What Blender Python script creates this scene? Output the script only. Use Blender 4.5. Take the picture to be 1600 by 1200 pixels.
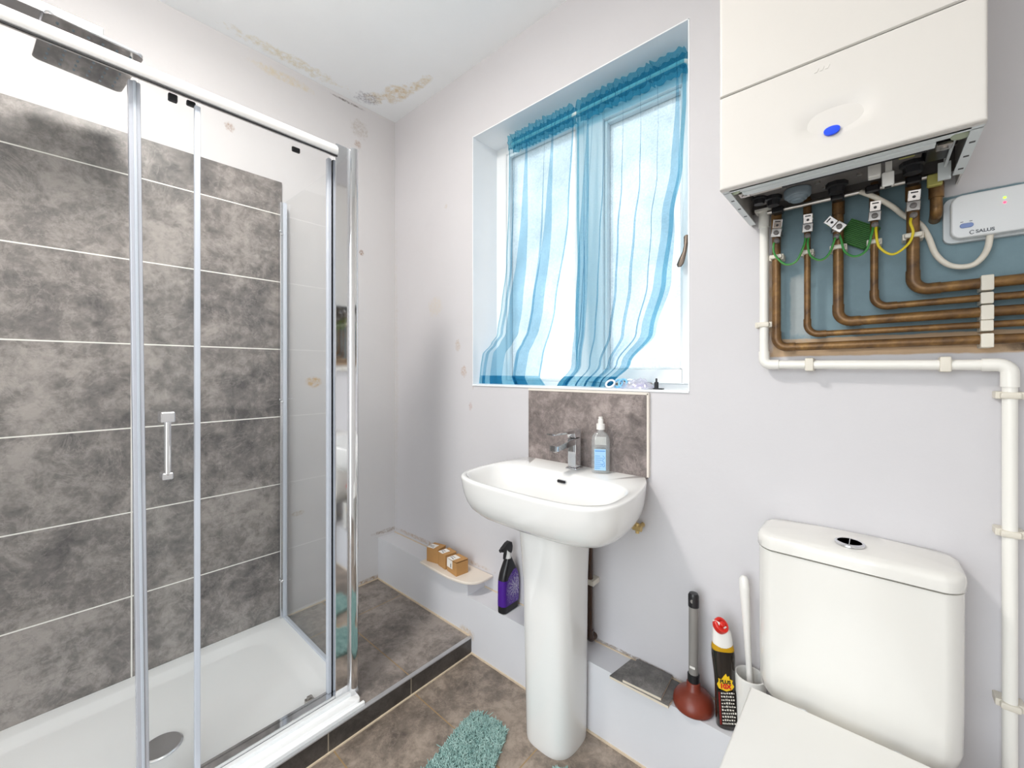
import bpy, bmesh, math, random
from mathutils import Vector, Matrix, noise as mnoise

for o in list(bpy.data.objects):
    bpy.data.objects.remove(o)
S = bpy.context.scene
COL = S.collection
PI = math.pi
random.seed(7)

# ------------------------------------------------------------------ camera
cam = bpy.data.objects.new('camera', bpy.data.cameras.new('camera'))
COL.objects.link(cam)
cam.location = (1.927, -1.234, 1.14)
cam.rotation_euler = (PI / 2, 0, math.radians(41.42))
cam.data.sensor_width = 36
cam.data.lens = 36 * 640.5 / 1600
cam.data.shift_y = -20 / 1600
cam.data.clip_start = 0.02
S.camera = cam

# ------------------------------------------------------------------ world, lamp, exposure
W = bpy.data.worlds.new('daylight')
S.world = W
W.use_nodes = True
nt = W.node_tree
nt.nodes.clear()
wo = nt.nodes.new('ShaderNodeOutputWorld')
bg = nt.nodes.new('ShaderNodeBackground')
tc = nt.nodes.new('ShaderNodeTexCoord')
sx = nt.nodes.new('ShaderNodeSeparateXYZ')
rmp = nt.nodes.new('ShaderNodeValToRGB')
mr = nt.nodes.new('ShaderNodeMapRange')
mr.inputs['From Min'].default_value = -1
nt.links.new(tc.outputs['Generated'], sx.inputs[0])
nt.links.new(sx.outputs['Z'], mr.inputs['Value'])
nt.links.new(mr.outputs[0], rmp.inputs[0])
rmp.color_ramp.elements[0].position = 0.42
rmp.color_ramp.elements[0].color = (0.30, 0.31, 0.30, 1)
rmp.color_ramp.elements[1].position = 0.53
rmp.color_ramp.elements[1].color = (0.90, 0.96, 1.0, 1)
nt.links.new(rmp.outputs[0], bg.inputs[0])
bg.inputs[1].default_value = 5.2
nt.links.new(bg.outputs[0], wo.inputs[0])

# one opal ceiling fitting: most of the light goes down, the dome's side glow reaches the ceiling
def lamp(kind, energy, size, loc):
    d = bpy.data.lights.new('ceiling_lamp', kind)
    if kind == 'AREA':
        d.shape = 'DISK'; d.size = size
    else:
        d.shadow_soft_size = size
    d.energy = energy
    d.color = (1.0, 0.955, 0.90)
    o = bpy.data.objects.new('ceiling_lamp', d)
    o.location = loc
    COL.objects.link(o)
lamp('AREA', 15, 0.24, (0.88, -1.12, 2.40))
lamp('POINT', 14, 0.11, (0.88, -1.12, 2.34))

vs = S.view_settings
vs.view_transform = 'Standard'
vs.look = 'None'
vs.gamma = 1
vs.use_curve_mapping = False
vs.exposure = 0.15
S.cycles.transparent_max_bounces = 32
S.cycles.max_bounces = 12
S.cycles.diffuse_bounces = 7
S.cycles.glossy_bounces = 5
S.cycles.transmission_bounces = 8
S.cycles.caustics_reflective = False
S.cycles.sample_clamp_indirect = 6

# ------------------------------------------------------------------ material helpers
def lin(r, g, b):
    f = lambda c: (c / 255) / 12.92 if c <= 10 else (((c / 255) + 0.055) / 1.055) ** 2.4
    return (f(r), f(g), f(b), 1)

class N:
    def __init__(s, name):
        s.m = bpy.data.materials.new(name)
        s.m.use_nodes = True
        s.t = s.m.node_tree
        s.t.nodes.clear()
        s.out = s.t.nodes.new('ShaderNodeOutputMaterial')
    def n(s, kind, **kw):
        x = s.t.nodes.new('ShaderNode' + kind)
        for k, v in kw.items():
            setattr(x, k, v)
        return x
    def l(s, a, b):
        s.t.links.new(a, b)
    def coord(s, which='Object'):
        if not hasattr(s, '_tc'):
            s._tc = s.n('TexCoord')
        return s._tc.outputs[which]
    def noise(s, scale, detail=4, rough=0.5, dist=0.0, vec=None):
        x = s.n('TexNoise')
        x.inputs['Scale'].default_value = scale
        x.inputs['Detail'].default_value = detail
        x.inputs['Roughness'].default_value = rough
        x.inputs['Distortion'].default_value = dist
        s.l(vec if vec is not None else s.coord(), x.inputs['Vector'])
        return x.outputs['Fac']
    def math(s, op, a, b=None, clamp=False):
        x = s.n('Math', operation=op, use_clamp=clamp)
        for i, v in enumerate((a, b)):
            if v is None:
                continue
            if isinstance(v, (int, float)):
                x.inputs[i].default_value = v
            else:
                s.l(v, x.inputs[i])
        return x.outputs[0]
    def vmath(s, op, a, b=None):
        x = s.n('VectorMath', operation=op)
        for i, v in enumerate((a, b)):
            if v is None:
                continue
            if isinstance(v, tuple):
                x.inputs[i].default_value = v
            else:
                s.l(v, x.inputs[i])
        return x.outputs['Value'] if op in ('LENGTH', 'DOT_PRODUCT') else x.outputs[0]
    def range(s, v, a, b, c=0.0, d=1.0):
        x = s.n('MapRange')
        x.clamp = True
        s.l(v, x.inputs['Value'])
        for k, q in zip(('From Min', 'From Max', 'To Min', 'To Max'), (a, b, c, d)):
            x.inputs[k].default_value = q
        return x.outputs[0]
    def ramp(s, v, stops):
        x = s.n('ValToRGB')
        e = x.color_ramp.elements
        while len(e) < len(stops):
            e.new(0.5)
        for q, (p, c) in zip(e, stops):
            q.position = p
            q.color = c
        s.l(v, x.inputs[0])
        return x.outputs[0]
    def mix(s, f, a, b):
        x = s.n('Mix', data_type='RGBA')
        for sock, v in ((x.inputs[0], f), (x.inputs[6], a), (x.inputs[7], b)):
            if isinstance(v, (int, float)):
                sock.default_value = v
            elif isinstance(v, tuple):
                sock.default_value = v
            else:
                s.l(v, sock)
        return x.outputs[2]
    def bsdf(s, color, rough=0.5, metal=0.0, bump=None, bstr=0.1, bdist=0.002, spec=0.5, coat=0.0, sub=0.0):
        p = s.n('BsdfPrincipled')
        for sock, v in ((p.inputs['Base Color'], color), (p.inputs['Roughness'], rough), (p.inputs['Metallic'], metal)):
            if isinstance(v, (int, float, tuple)):
                sock.default_value = v
            else:
                s.l(v, sock)
        p.inputs['Specular IOR Level'].default_value = spec
        p.inputs['Coat Weight'].default_value = coat
        p.inputs['Coat Roughness'].default_value = 0.05
        if sub:
            p.inputs['Subsurface Weight'].default_value = sub
            p.inputs['Subsurface Scale'].default_value = 0.01
        if bump is not None:
            b = s.n('Bump')
            b.inputs['Strength'].default_value = bstr
            b.inputs['Distance'].default_value = bdist
            s.l(bump, b.inputs['Height'])
            s.l(b.outputs[0], p.inputs['Normal'])
        return p.outputs[0]
    def done(s, sh):
        s.l(sh, s.out.inputs[0])
        return s.m
    def grid_line(s, comp, off, pitch, w):
        d = s.math('DIVIDE', s.math('SUBTRACT', comp, off), pitch)
        fr = s.math('FRACT', s.math('ADD', d, 0.5))
        return s.math('LESS_THAN', s.math('ABSOLUTE', s.math('SUBTRACT', fr, 0.5)), w / 2 / pitch)
    def spot(s, center, rad, amount=0.5, nscale=30, soft=0.25, box=False):
        """mask of a ragged spot: 1 inside. a radius of 0 ignores that axis"""
        inv = tuple(0 if r == 0 else 1 / r for r in rad)
        v = s.vmath('MULTIPLY', s.vmath('SUBTRACT', s.coord(), tuple(center)), inv)
        if box:
            sp = s.n('SeparateXYZ')
            s.l(s.vmath('ABSOLUTE', v), sp.inputs[0])
            d = s.math('MAXIMUM', s.math('MAXIMUM', sp.outputs[0], sp.outputs[1]), sp.outputs[2])
        else:
            d = s.vmath('LENGTH', v)
        nz = s.noise(nscale, 5, 0.65)
        d = s.math('ADD', d, s.math('MULTIPLY', s.math('SUBTRACT', nz, 0.5), amount * 2))
        return s.range(d, 1.0, 1.0 - soft)

def plain(name, color, rough=0.5, metal=0.0, var=0.06, nscale=14, bump=0.0, spec=0.5, coat=0.0, bscale=120):
    n = N(name)
    c2 = tuple(max(0, c * (1 - var)) for c in color[:3]) + (1,)
    col = n.mix(n.noise(nscale, 5), c2, color)
    b = n.noise(bscale, 3) if bump else None
    return n.done(n.bsdf(col, rough, metal, b, bump, 0.001, spec, coat))

M = {}
M['ceramic'] = plain('glazed ceramic', lin(231, 230, 228), 0.12, var=0.015, coat=0.4)
M['ceramic_old'] = plain('toilet ceramic', lin(226, 224, 219), 0.16, var=0.02, coat=0.3)
M['seat'] = plain('seat plastic', lin(226, 225, 221), 0.3, var=0.02)
M['acrylic'] = plain('tray acrylic', lin(247, 248, 248), 0.25, var=0.03, nscale=6)
M['chrome'] = plain('chrome', (0.82, 0.83, 0.85, 1), 0.06, 1.0, var=0.05)
M['satin'] = plain('satin aluminium', (0.78, 0.79, 0.82, 1), 0.22, 1.0, var=0.05)
M['track'] = plain('bright anodised rail', (0.84, 0.83, 0.82, 1), 0.28, 0.35, var=0.04)
M['stile'] = plain('pale anodised stile', lin(212, 215, 226), 0.25, 0.35, var=0.04)
M['seal'] = plain('frosted seal', lin(205, 211, 222), 0.35, var=0.06)
M['upvc'] = plain('white paint frame', lin(236, 238, 239), 0.35, var=0.04, bump=0.05)
M['pipe_white'] = plain('white overflow pipe', lin(236, 234, 228), 0.35, var=0.03)
M['pipe_clip'] = plain('aged white clip', lin(222, 216, 203), 0.45, var=0.1, nscale=60)
M['boiler'] = plain('boiler enamel', lin(214, 210, 205), 0.4, var=0.012)
M['boiler_grey'] = plain('boiler chassis grey', lin(224, 230, 232), 0.4, var=0.08)
M['dark_plastic'] = plain('dark plastic', lin(34, 34, 38), 0.45, var=0.3)
M['black'] = plain('black plastic', lin(28, 27, 30), 0.32, var=0.25)
M['plate'] = plain('pipe plate steel', lin(124, 119, 117), 0.5, 0.2, var=0.35, nscale=40)
M['steel'] = plain('galvanised steel', (0.62, 0.58, 0.55, 1), 0.3, 1.0, var=0.35, nscale=90)
M['grey_knob'] = plain('grey knob', lin(126, 140, 150), 0.4, var=0.1)
M['white_plastic'] = plain('white plastic', lin(232, 230, 226), 0.35, var=0.04)
M['yellow_tag'] = plain('yellow tag', lin(178, 172, 96), 0.5, var=0.2)
M['blue'] = plain('blue indicator', lin(20, 74, 235), 0.35, var=0.05)
M['box_plastic'] = plain('receiver casing', lin(224, 226, 228), 0.35, var=0.02)
M['box_base'] = plain('receiver base', lin(205, 209, 212), 0.4, var=0.03)
M['ink'] = plain('grey ink', lin(84, 88, 96), 0.5, var=0.1)
M['button_blue'] = plain('slider blue', lin(120, 140, 190), 0.4, var=0.1)
M['cable'] = plain('cream cable', lin(226, 219, 206), 0.45, var=0.14, nscale=70)
M['wire_green'] = plain('earth green', lin(60, 140, 66), 0.4, var=0.1)
M['wire_yellow'] = plain('earth yellow', lin(222, 200, 40), 0.4, var=0.1)
M['green_card'] = plain('green card', lin(46, 112, 34), 0.6, var=0.3, nscale=60)
M['card'] = plain('cardboard', lin(184, 138, 84), 0.8, var=0.14, nscale=40, bump=0.1)
M['card_inside'] = plain('cardboard edge', lin(120, 84, 48), 0.85, var=0.15)
M['paper'] = plain('label paper', lin(236, 232, 226), 0.6, var=0.05)
M['print'] = plain('label print', lin(70, 66, 70), 0.6, var=0.1)
M['board'] = plain('painted board', lin(226, 216, 204), 0.6, var=0.08, nscale=25, bump=0.1)
M['purple'] = plain('purple label', lin(74, 26, 140), 0.32, var=0.1)
M['rubber'] = plain('red rubber', lin(128, 52, 34), 0.38, var=0.16, nscale=30)
M['stick'] = plain('grey stick', lin(142, 138, 134), 0.4, var=0.1)
M['cleaner'] = plain('dark cleaner bottle', lin(34, 26, 20), 0.14, var=0.2, coat=0.5)
M['amber'] = plain('amber shoulder', lin(196, 150, 14), 0.2, var=0.2)
M['red'] = plain('red cap', lin(204, 34, 22), 0.3, var=0.08)
M['flame_yellow'] = plain('flame yellow', lin(240, 196, 32), 0.4, var=0.08)
M['white_print'] = plain('white print', lin(226, 220, 210), 0.5, var=0.05)
M['red_print'] = plain('red print', lin(206, 26, 26), 0.5, var=0.05)
M['brown_pipe'] = plain('brown painted pipe', lin(66, 40, 24), 0.2, var=0.3, nscale=40, coat=0.3)
M['brass'] = plain('old brass', lin(206, 178, 120), 0.4, 0.5, var=0.2)
M['bronze'] = plain('bronze handle', lin(112, 98, 86), 0.35, 0.5, var=0.2)
M['tile_edge'] = plain('tile biscuit', lin(222, 210, 192), 0.8, var=0.1)
M['caulk'] = plain('old caulk', lin(222, 204, 178), 0.6, var=0.22, nscale=40)
M['trim_metal'] = plain('tile trim', lin(196, 196, 198), 0.35, 0.6, var=0.15, nscale=40)
M['trim_white'] = plain('splash trim', lin(226, 218, 208), 0.5, var=0.06)
M['ring_blue'] = plain('blue plastic ring', lin(130, 196, 232), 0.3, var=0.08)
M['ring_white'] = plain('white plastic ring', lin(238, 240, 244), 0.3, var=0.03)

def slate(name, lines, grout, dark, light, rough=0.45):
    n = N(name)
    big = n.noise(2.6, 15, 0.66, 0.25)
    fine = n.noise(13, 15, 0.74, 0.35)
    fine2 = n.noise(34, 12, 0.75, 0.5)
    mixv = n.math('ADD', n.math('ADD', n.math('MULTIPLY', big, 0.42), n.math('MULTIPLY', fine, 0.36)), n.math('MULTIPLY', fine2, 0.22))
    col = n.ramp(mixv, [(0.42, dark), (0.5, tuple((a + b) / 2 * 0.88 for a, b in zip(dark, light))), (0.575, light)])
    veins = n.range(n.math('ABSOLUTE', n.math('SUBTRACT', n.noise(6, 14, 0.72, 0.6), 0.5)), 0.0, 0.014, 0.30, 0.0)
    col = n.mix(veins, col, tuple(min(1, c * 1.35) for c in light[:3]) + (1,))
    rr = rough
    if lines:
        sp = n.n('SeparateXYZ')
        n.l(n.coord(), sp.inputs[0])
        mask = None
        for ax, off, pitch, w in lines:
            g = n.grid_line(sp.outputs['XYZ'.index(ax)], off, pitch, w)
            mask = g if mask is None else n.math('MAXIMUM', mask, g)
        col = n.mix(mask, col, grout)
    return n.done(n.bsdf(col, rr, 0, fine, 0.12, 0.002))

DK, LT = lin(84, 81, 81), lin(160, 153, 149)
M['wall_tile'] = slate('slate wall tile', [('Z', 0.944, 0.29, 0.0042), ('Y', -1.042, 0.6, 0.0042)], lin(240, 238, 232), DK, LT, 0.4)
FD, FL = lin(84, 75, 68), lin(158, 144, 131)
M['floor_tile'] = slate('slate floor tile', [('Y', -0.375, 0.29, 0.004), ('X', 1.165, 0.6, 0.004)], lin(150, 124, 88), FD, FL, 0.4)
M['step_tile'] = slate('slate step tile', [('Y', -0.388, 0.292, 0.004), ('X', 0.225, 0.6, 0.004)], lin(150, 124, 88), lin(82, 76, 72), lin(152, 142, 135), 0.38)
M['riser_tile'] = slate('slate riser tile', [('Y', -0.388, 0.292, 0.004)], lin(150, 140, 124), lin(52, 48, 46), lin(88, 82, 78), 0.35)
M['splash_tile'] = slate('slate splash panel', [], None, lin(90, 82, 80), lin(164, 152, 148), 0.42)
M['offcut_tile'] = slate('slate offcut', [], None, lin(78, 76, 74), lin(140, 136, 132), 0.5)

def paint(name, base, spots=(), boxes=(), bump=0.25):
    n = N(name)
    c2 = tuple(c * 0.94 for c in base[:3]) + (1,)
    col = n.mix(n.noise(5, 6, 0.6), c2, base)
    for c, r, colr, amt, ns, soft in boxes:
        m = n.spot(c, r, amt, ns, soft, True)
        cc = n.mix(n.noise(24, 8, 0.7), tuple(q * 0.72 for q in colr[:3]) + (1,), colr)
        col = n.mix(m, col, cc)
    for c, r, colr, amt, ns, k in spots:
        m = n.spot(c, r, amt, ns, 0.35)
        m = n.math('MULTIPLY', m, n.math('MULTIPLY', n.range(n.noise(ns * 1.7, 6, .75), .38, .62), k))
        col = n.mix(m, col, colr)
    return n.done(n.bsdf(col, 0.55, 0, n.noise(16, 6, 0.6), bump, 0.004, 0.35))

BR = lin(150, 104, 58)
M['wall_left'] = paint('stained wall paint', lin(208, 206, 207), [
    ((0, -.191, 1.734), (0, .014, .018), lin(128, 88, 50), .3, 70, 1),
    ((0, -.754, 2.115), (0, .02, .02), lin(150, 120, 100), .7, 60, .8),
    ((0, -.426, 1.09), (0, .04, .028), lin(196, 164, 116), .4, 30, 1),
    ((0, -.495, .506), (0, .03, .012), lin(176, 160, 140), .7, 60, .8),
    ((0, -.20, 2.35), (0, .05, .05), lin(170, 160, 150), .75, 45, .6),
    ((0, -.21, 2.27), (0, .02, .02), lin(160, 130, 110), .7, 70, .8),
    ((0, -.55, 2.42), (0, .14, .022), lin(204, 190, 160), .8, 30, .7),
    ((0, -.26, 2.455), (0, .10, .006), lin(70, 56, 44), .5, 30, .8),
    ((0, -.04, .30), (0, .10, .012), lin(128, 100, 72), .6, 40, .8),
    ((0, -.13, .075), (0, .25, .015), lin(150, 120, 88), .7, 30, .9)])
M['wall_back'] = paint('window wall paint', lin(206, 204, 207), [
    ((.427, 0, 1.912), (.012, 0, .012), lin(190, 180, 168), .7, 80, .8),
    ((.509, 0, 1.256), (.02, 0, .03), lin(186, 166, 150), .8, 80, .8),
    ((.346, 0, 1.45), (.06, 0, .05), lin(204, 194, 180), .95, 60, .7),
    ((.55, 0, 1.14), (.02, 0, .03), lin(180, 150, 130), .85, 80, .8),
    ((.594, 0, .985), (.012, 0, .02), lin(176, 140, 130), .8, 80, .7),
    ((.0, 0, 1.1), (.035, 0, .8), lin(196, 188, 178), .9, 40, .45),
    ((.35, 0, .30), (.40, 0, .012), lin(170, 140, 110), .7, 40, .8),
    ((1.30, 0, .228), (.30, 0, .008), lin(120, 96, 70), .6, 40, .9),
    ((.611, 0, 1.28), (.005, 0, .22), lin(150, 90, 40), .95, 50, .9)],
    [((2.29, 0, 1.30), (.575, 0, .125), lin(205, 174, 140), .04, 16, .03),
     ((2.30, 0, 1.361), (.56, 0, .142), lin(126, 152, 162), .04, 14, .02),
     ((1.885, 0, 1.40), (.150, 0, .18), lin(126, 152, 162), .04, 14, .02),
     ((1.79, 0, 1.30), (.022, 0, .085), lin(172, 182, 184), .25, 30, .2),  # lamplit patch left of the boiler shadow, painted into the wall colour
     ((2.26, 0, 1.19), (.16, 0, .012), lin(72, 60, 50), .3, 30, .3)])
M['wall_plain'] = paint('room wall paint', lin(224, 221, 219))
M['reveal'] = paint('reveal paint', lin(236, 239, 242), bump=0.1)
M['ledge'] = paint('ledge paint', lin(216, 216, 220), [
    ((.68, -.1, .07), (.05, .02, .03), lin(190, 160, 120), .5, 50, .7)], bump=0.15)
M['ceiling'] = paint('ceiling paint', lin(247, 250, 252), [
    ((.215, -.125, 2.473), (.10, .055, 0), lin(212, 190, 146), .8, 18, .85),
    ((.33, -.09, 2.473), (.10, .03, 0), lin(214, 194, 150), .9, 24, .7),
    ((.10, -.18, 2.473), (.05, .05, 0), lin(206, 188, 150), .9, 30, .7),
    ((.07, -.20, 2.473), (.05, .06, 0), lin(150, 150, 160), .95, 60, .8),
    ((.055, -.55, 2.473), (.035, .24, 0), lin(222, 212, 184), .95, 30, .7)], bump=0.12)

def copper():
    n = N('aged copper')
    f = n.noise(26, 7, 0.65, 0.4)
    col = n.ramp(f, [(0.3, lin(72, 52, 36)), (0.5, lin(110, 80, 46)), (0.72, lin(146, 110, 62))])
    sp = n.n('SeparateXYZ')
    n.l(n.coord(), sp.inputs[0])
    end = n.range(sp.outputs[0], 2.08, 2.15)
    msk = n.math('MULTIPLY', end, n.range(n.noise(60, 5, .7), .5, .6))
    col = n.mix(msk, col, lin(216, 200, 178))
    return n.done(n.bsdf(col, 0.36, 0.35, f, 0.08))
M['copper'] = copper()

def clear(name, tint, ior=1.45, gloss_rough=0.0, extra=0.0, haze=None):
    n = N(name)
    tr = n.n('BsdfTransparent')
    tr.inputs[0].default_value = tint
    gl = n.n('BsdfGlossy')
    gl.inputs['Roughness'].default_value = gloss_rough
    lw = n.n('LayerWeight')
    lw.inputs[0].default_value = 0.5
    f0 = ((ior - 1) / (ior + 1)) ** 2
    f = n.math('ADD', n.math('MULTIPLY', n.math('POWER', lw.outputs['Facing'], 5.0), .6), f0 + extra, True)
    mx = n.n('MixShader')
    n.l(f, mx.inputs[0]); n.l(tr.outputs[0], mx.inputs[1]); n.l(gl.outputs[0], mx.inputs[2])
    sh = mx.outputs[0]
    if haze:
        d = n.n('BsdfDiffuse')
        d.inputs[0].default_value = haze[1]
        m2 = n.n('MixShader')
        n.l(n.math('MULTIPLY', n.noise(9, 5, .7), haze[0] * 2), m2.inputs[0])
        n.l(sh, m2.inputs[1]); n.l(d.outputs[0], m2.inputs[2])
        sh = m2.outputs[0]
    return n.done(sh)
M['glass'] = clear('shower glass', (0.996, 0.999, 0.998, 1), 1.22, 0.0, 0.0, (0.006, lin(220, 226, 226)))
M['glass_edge'] = plain('glass edge', lin(120, 150, 146), 0.15, var=0.1)
M['bottle_clear'] = clear('clear bottle plastic', (0.96, 0.97, 0.97, 1), 1.4, 0.05, 0.03, (0.16, lin(230, 232, 232)))
M['bag'] = clear('thin plastic bag', (0.9, 0.9, 0.96, 1), 1.5, 0.1, 0.08, (0.35, lin(236, 236, 246)))

def frosted():
    n = N('frosted window glass')
    grain = n.noise(150, 4, .65)
    cloud = n.noise(7, 6, .6)
    g = n.math('ADD', n.math('MULTIPLY', grain, .6), n.math('MULTIPLY', cloud, .4))
    tl = n.n('BsdfTranslucent')
    n.l(n.ramp(g, [(.36, (.55, .565, .575, 1)), (.62, (.74, .745, .75, 1))]), tl.inputs[0])
    bmp = n.n('Bump')
    bmp.inputs['Strength'].default_value = 0.6
    bmp.inputs['Distance'].default_value = 0.004
    n.l(grain, bmp.inputs['Height'])
    rf = n.n('BsdfRefraction')
    n.l(n.ramp(g, [(.36, (.44, .45, .46, 1)), (.62, (.64, .64, .645, 1))]), rf.inputs['Color'])
    rf.inputs['Roughness'].default_value = 0.33
    rf.inputs['IOR'].default_value = 1.05
    n.l(bmp.outputs[0], rf.inputs['Normal'])
    mx = n.n('MixShader')
    mx.inputs[0].default_value = 0.5
    n.l(tl.outputs[0], mx.inputs[1]); n.l(rf.outputs[0], mx.inputs[2])
    gl = n.n('BsdfGlossy')
    gl.inputs['Roughness'].default_value = 0.2
    n.l(bmp.outputs[0], gl.inputs['Normal'])
    m2 = n.n('MixShader')
    m2.inputs[0].default_value = 0.05
    n.l(mx.outputs[0], m2.inputs[1]); n.l(gl.outputs[0], m2.inputs[2])
    return n.done(m2.outputs[0])
M['frosted'] = frosted()

def sheer(name, thin, thick, dens):
    n = N(name)
    lw = n.n('LayerWeight')
    lw.inputs[0].default_value = 0.5
    fac = n.range(lw.outputs['Facing'], 0.25, 0.97, 0.0, 1.0)
    fac = n.math('POWER', fac, 1.6)
    weave = n.noise(420, 2, .5)
    tcol = n.mix(fac, thin, thick)
    tr = n.n('BsdfTransparent')
    n.l(tcol, tr.inputs[0])
    df = n.n('BsdfDiffuse')
    df.inputs[0].default_value = lin(50, 134, 172)
    tl = n.n('BsdfTranslucent')
    tl.inputs[0].default_value = lin(80, 168, 206)
    a = n.n('MixShader')
    a.inputs[0].default_value = 0.55
    n.l(df.outputs[0], a.inputs[1]); n.l(tl.outputs[0], a.inputs[2])
    mx = n.n('MixShader')
    d = n.math('ADD', n.math('MULTIPLY', weave, dens), n.math('MULTIPLY', fac, 0.35), True)
    n.l(d, mx.inputs[0]); n.l(tr.outputs[0], mx.inputs[1]); n.l(a.outputs[0], mx.inputs[2])
    return n.done(mx.outputs[0])
M['sheer'] = sheer('sheer teal voile', (0.80, 0.905, 0.945, 1), (0.12, 0.38, 0.56, 1), 0.22)
M['sheer_edge'] = sheer('sheer hem', (0.52, 0.77, 0.85, 1), (0.08, 0.34, 0.46, 1), 0.3)
M['sheer_hem'] = sheer('sheer heading', (0.35, 0.70, 0.80, 1), (0.06, 0.32, 0.42, 1), 0.42)

def pile_mat():
    n = N('teal chenille')
    col = n.ramp(n.noise(38, 6, .7), [(.32, lin(122, 156, 152)), (.55, lin(160, 190, 185)), (.75, lin(182, 206, 200))])
    return n.done(n.bsdf(col, .9, spec=.1))
M['mat'] = pile_mat()

def burst():
    n = N('burst label')
    v = n.vmath('SUBTRACT', n.coord(), (0, .02, .09))
    sp = n.n('SeparateXYZ'); n.l(v, sp.inputs[0])
    a = n.math('ARCTAN2', sp.outputs[2], sp.outputs[1])
    w = n.math('SINE', n.math('MULTIPLY', a, 15))
    ln = n.vmath('LENGTH', v)
    w = n.math('MULTIPLY', n.range(w, .1, .5), n.range(ln, .05, .012))
    sq = n.range(n.noise(150, 4, .7, 1.5), .53, .58)
    m = n.math('MAXIMUM', w, n.math('MULTIPLY', sq, n.range(ln, .075, .02)))
    return n.done(n.bsdf(n.mix(m, lin(78, 34, 142), lin(214, 210, 224)), .32))
M['burst'] = burst()

# ------------------------------------------------------------------ mesh helpers
class MB:
    def __init__(s):
        s.v = []; s.f = []; s.m = []
    def add(s, vs_, fs, mi=0, T=None):
        b = len(s.v)
        s.v += [tuple(T @ Vector(p)) if T is not None else tuple(p) for p in vs_]
        for i, f in enumerate(fs):
            s.f.append(tuple(b + k for k in f))
            s.m.append(mi(i) if callable(mi) else mi)
        return s
    def addbm(s, bm, mi=0, T=None):
        bm.verts.index_update()
        s.add([v.co.copy() for v in bm.verts], [[v.index for v in f.verts] for f in bm.faces], mi, T)
        bm.free()
        return s
    def box(s, x0, x1, y0, y1, z0, z1, bev=0, seg=2, mi=0, T=None):
        bm = bmesh.new()
        bmesh.ops.create_cube(bm, size=1)
        bmesh.ops.scale(bm, vec=(x1 - x0, y1 - y0, z1 - z0), verts=bm.verts)
        bmesh.ops.translate(bm, vec=((x0 + x1) / 2, (y0 + y1) / 2, (z0 + z1) / 2), verts=bm.verts)
        if bev:
            bmesh.ops.bevel(bm, geom=bm.edges[:], offset=bev, segments=seg, profile=0.5, affect='EDGES')
        return s.addbm(bm, mi, T)
    def prism(s, poly, a, b, axis='Z', bev=0, seg=2, mi=0, T=None):
        """poly in the two other axes, in order (X,Y) (X,Z) or (Y,Z)"""
        def p3(p, h):
            return {'Z': (p[0], p[1], h), 'Y': (p[0], h, p[1]), 'X': (h, p[0], p[1])}[axis]
        bm = bmesh.new()
        lo = [bm.verts.new(p3(p, a)) for p in poly]
        hi = [bm.verts.new(p3(p, b)) for p in poly]
        n = len(poly)
        bm.faces.new(lo); bm.faces.new(hi)
        for i in range(n):
            bm.faces.new((lo[i], lo[(i + 1) % n], hi[(i + 1) % n], hi[i]))
        bmesh.ops.recalc_face_normals(bm, faces=bm.faces[:])
        if bev:
            capedges = [e for e in bm.edges if all(v in lo for v in e.verts) or all(v in hi for v in e.verts)]
            bmesh.ops.bevel(bm, geom=capedges, offset=bev, segments=seg, profile=0.5, affect='EDGES')
        return s.addbm(bm, mi, T)
    def loft(s, rings, cap0=True, cap1=True, mi=0, T=None, closed=True):
        n = len(rings[0]); vs_ = [p for r in rings for p in r]; fs = []
        for j in range(len(rings) - 1):
            for i in range(n if closed else n - 1):
                k = (i + 1) % n
                fs.append((j * n + i, j * n + k, (j + 1) * n + k, (j + 1) * n + i))
        if closed and cap0: fs.append(tuple(reversed(range(n))))
        if closed and cap1: fs.append(tuple((len(rings) - 1) * n + i for i in range(n)))
        return s.add(vs_, fs, mi, T)
    def lathe(s, prof, c=(0, 0, 0), n=32, mi=0, T=None, sx=1, sy=1):
        rings = [[(c[0] + r * sx * math.cos(2 * PI * i / n), c[1] + r * sy * math.sin(2 * PI * i / n), c[2] + z) for i in range(n)] for r, z in prof]
        return s.loft(rings, prof[0][0] > 1e-5, prof[-1][0] > 1e-5, mi, T)
    def tube(s, pts, r, n=14, mi=0, T=None, ring_mi=None):
        P = [Vector(p) for p in pts]
        tg = []
        for i in range(len(P)):
            d = (P[min(i + 1, len(P) - 1)] - P[max(i - 1, 0)])
            tg.append(d.normalized())
        up = Vector((0, 1, 0)) if abs(tg[0].y) < .9 else Vector((1, 0, 0))
        rings = []
        for i, p in enumerate(P):
            u = (up - tg[i] * up.dot(tg[i])).normalized()
            up = u
            w = tg[i].cross(u)
            rr = r(i / (len(P) - 1)) if callable(r) else r
            rings.append([p + (u * math.cos(2 * PI * k / n) + w * math.sin(2 * PI * k / n)) * rr for k in range(n)])
        m = mi if ring_mi is None else (lambda i: ring_mi(i % n))
        return s.loft(rings, True, True, m, T)
    def mesh(s, name, mats, off=(0, 0, 0), angle=35):
        me = bpy.data.meshes.new(name)
        me.from_pydata([(p[0] - off[0], p[1] - off[1], p[2] - off[2]) for p in s.v], [], s.f)
        for m in (mats if isinstance(mats, (list, tuple)) else [mats]):
            me.materials.append(m)
        for p, k in zip(me.polygons, s.m):
            p.material_index = k
        bm = bmesh.new(); bm.from_mesh(me)
        bmesh.ops.recalc_face_normals(bm, faces=bm.faces[:])
        bm.to_mesh(me); bm.free()
        me.shade_smooth()
        me.set_sharp_from_angle(angle=math.radians(angle))
        return me

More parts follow.
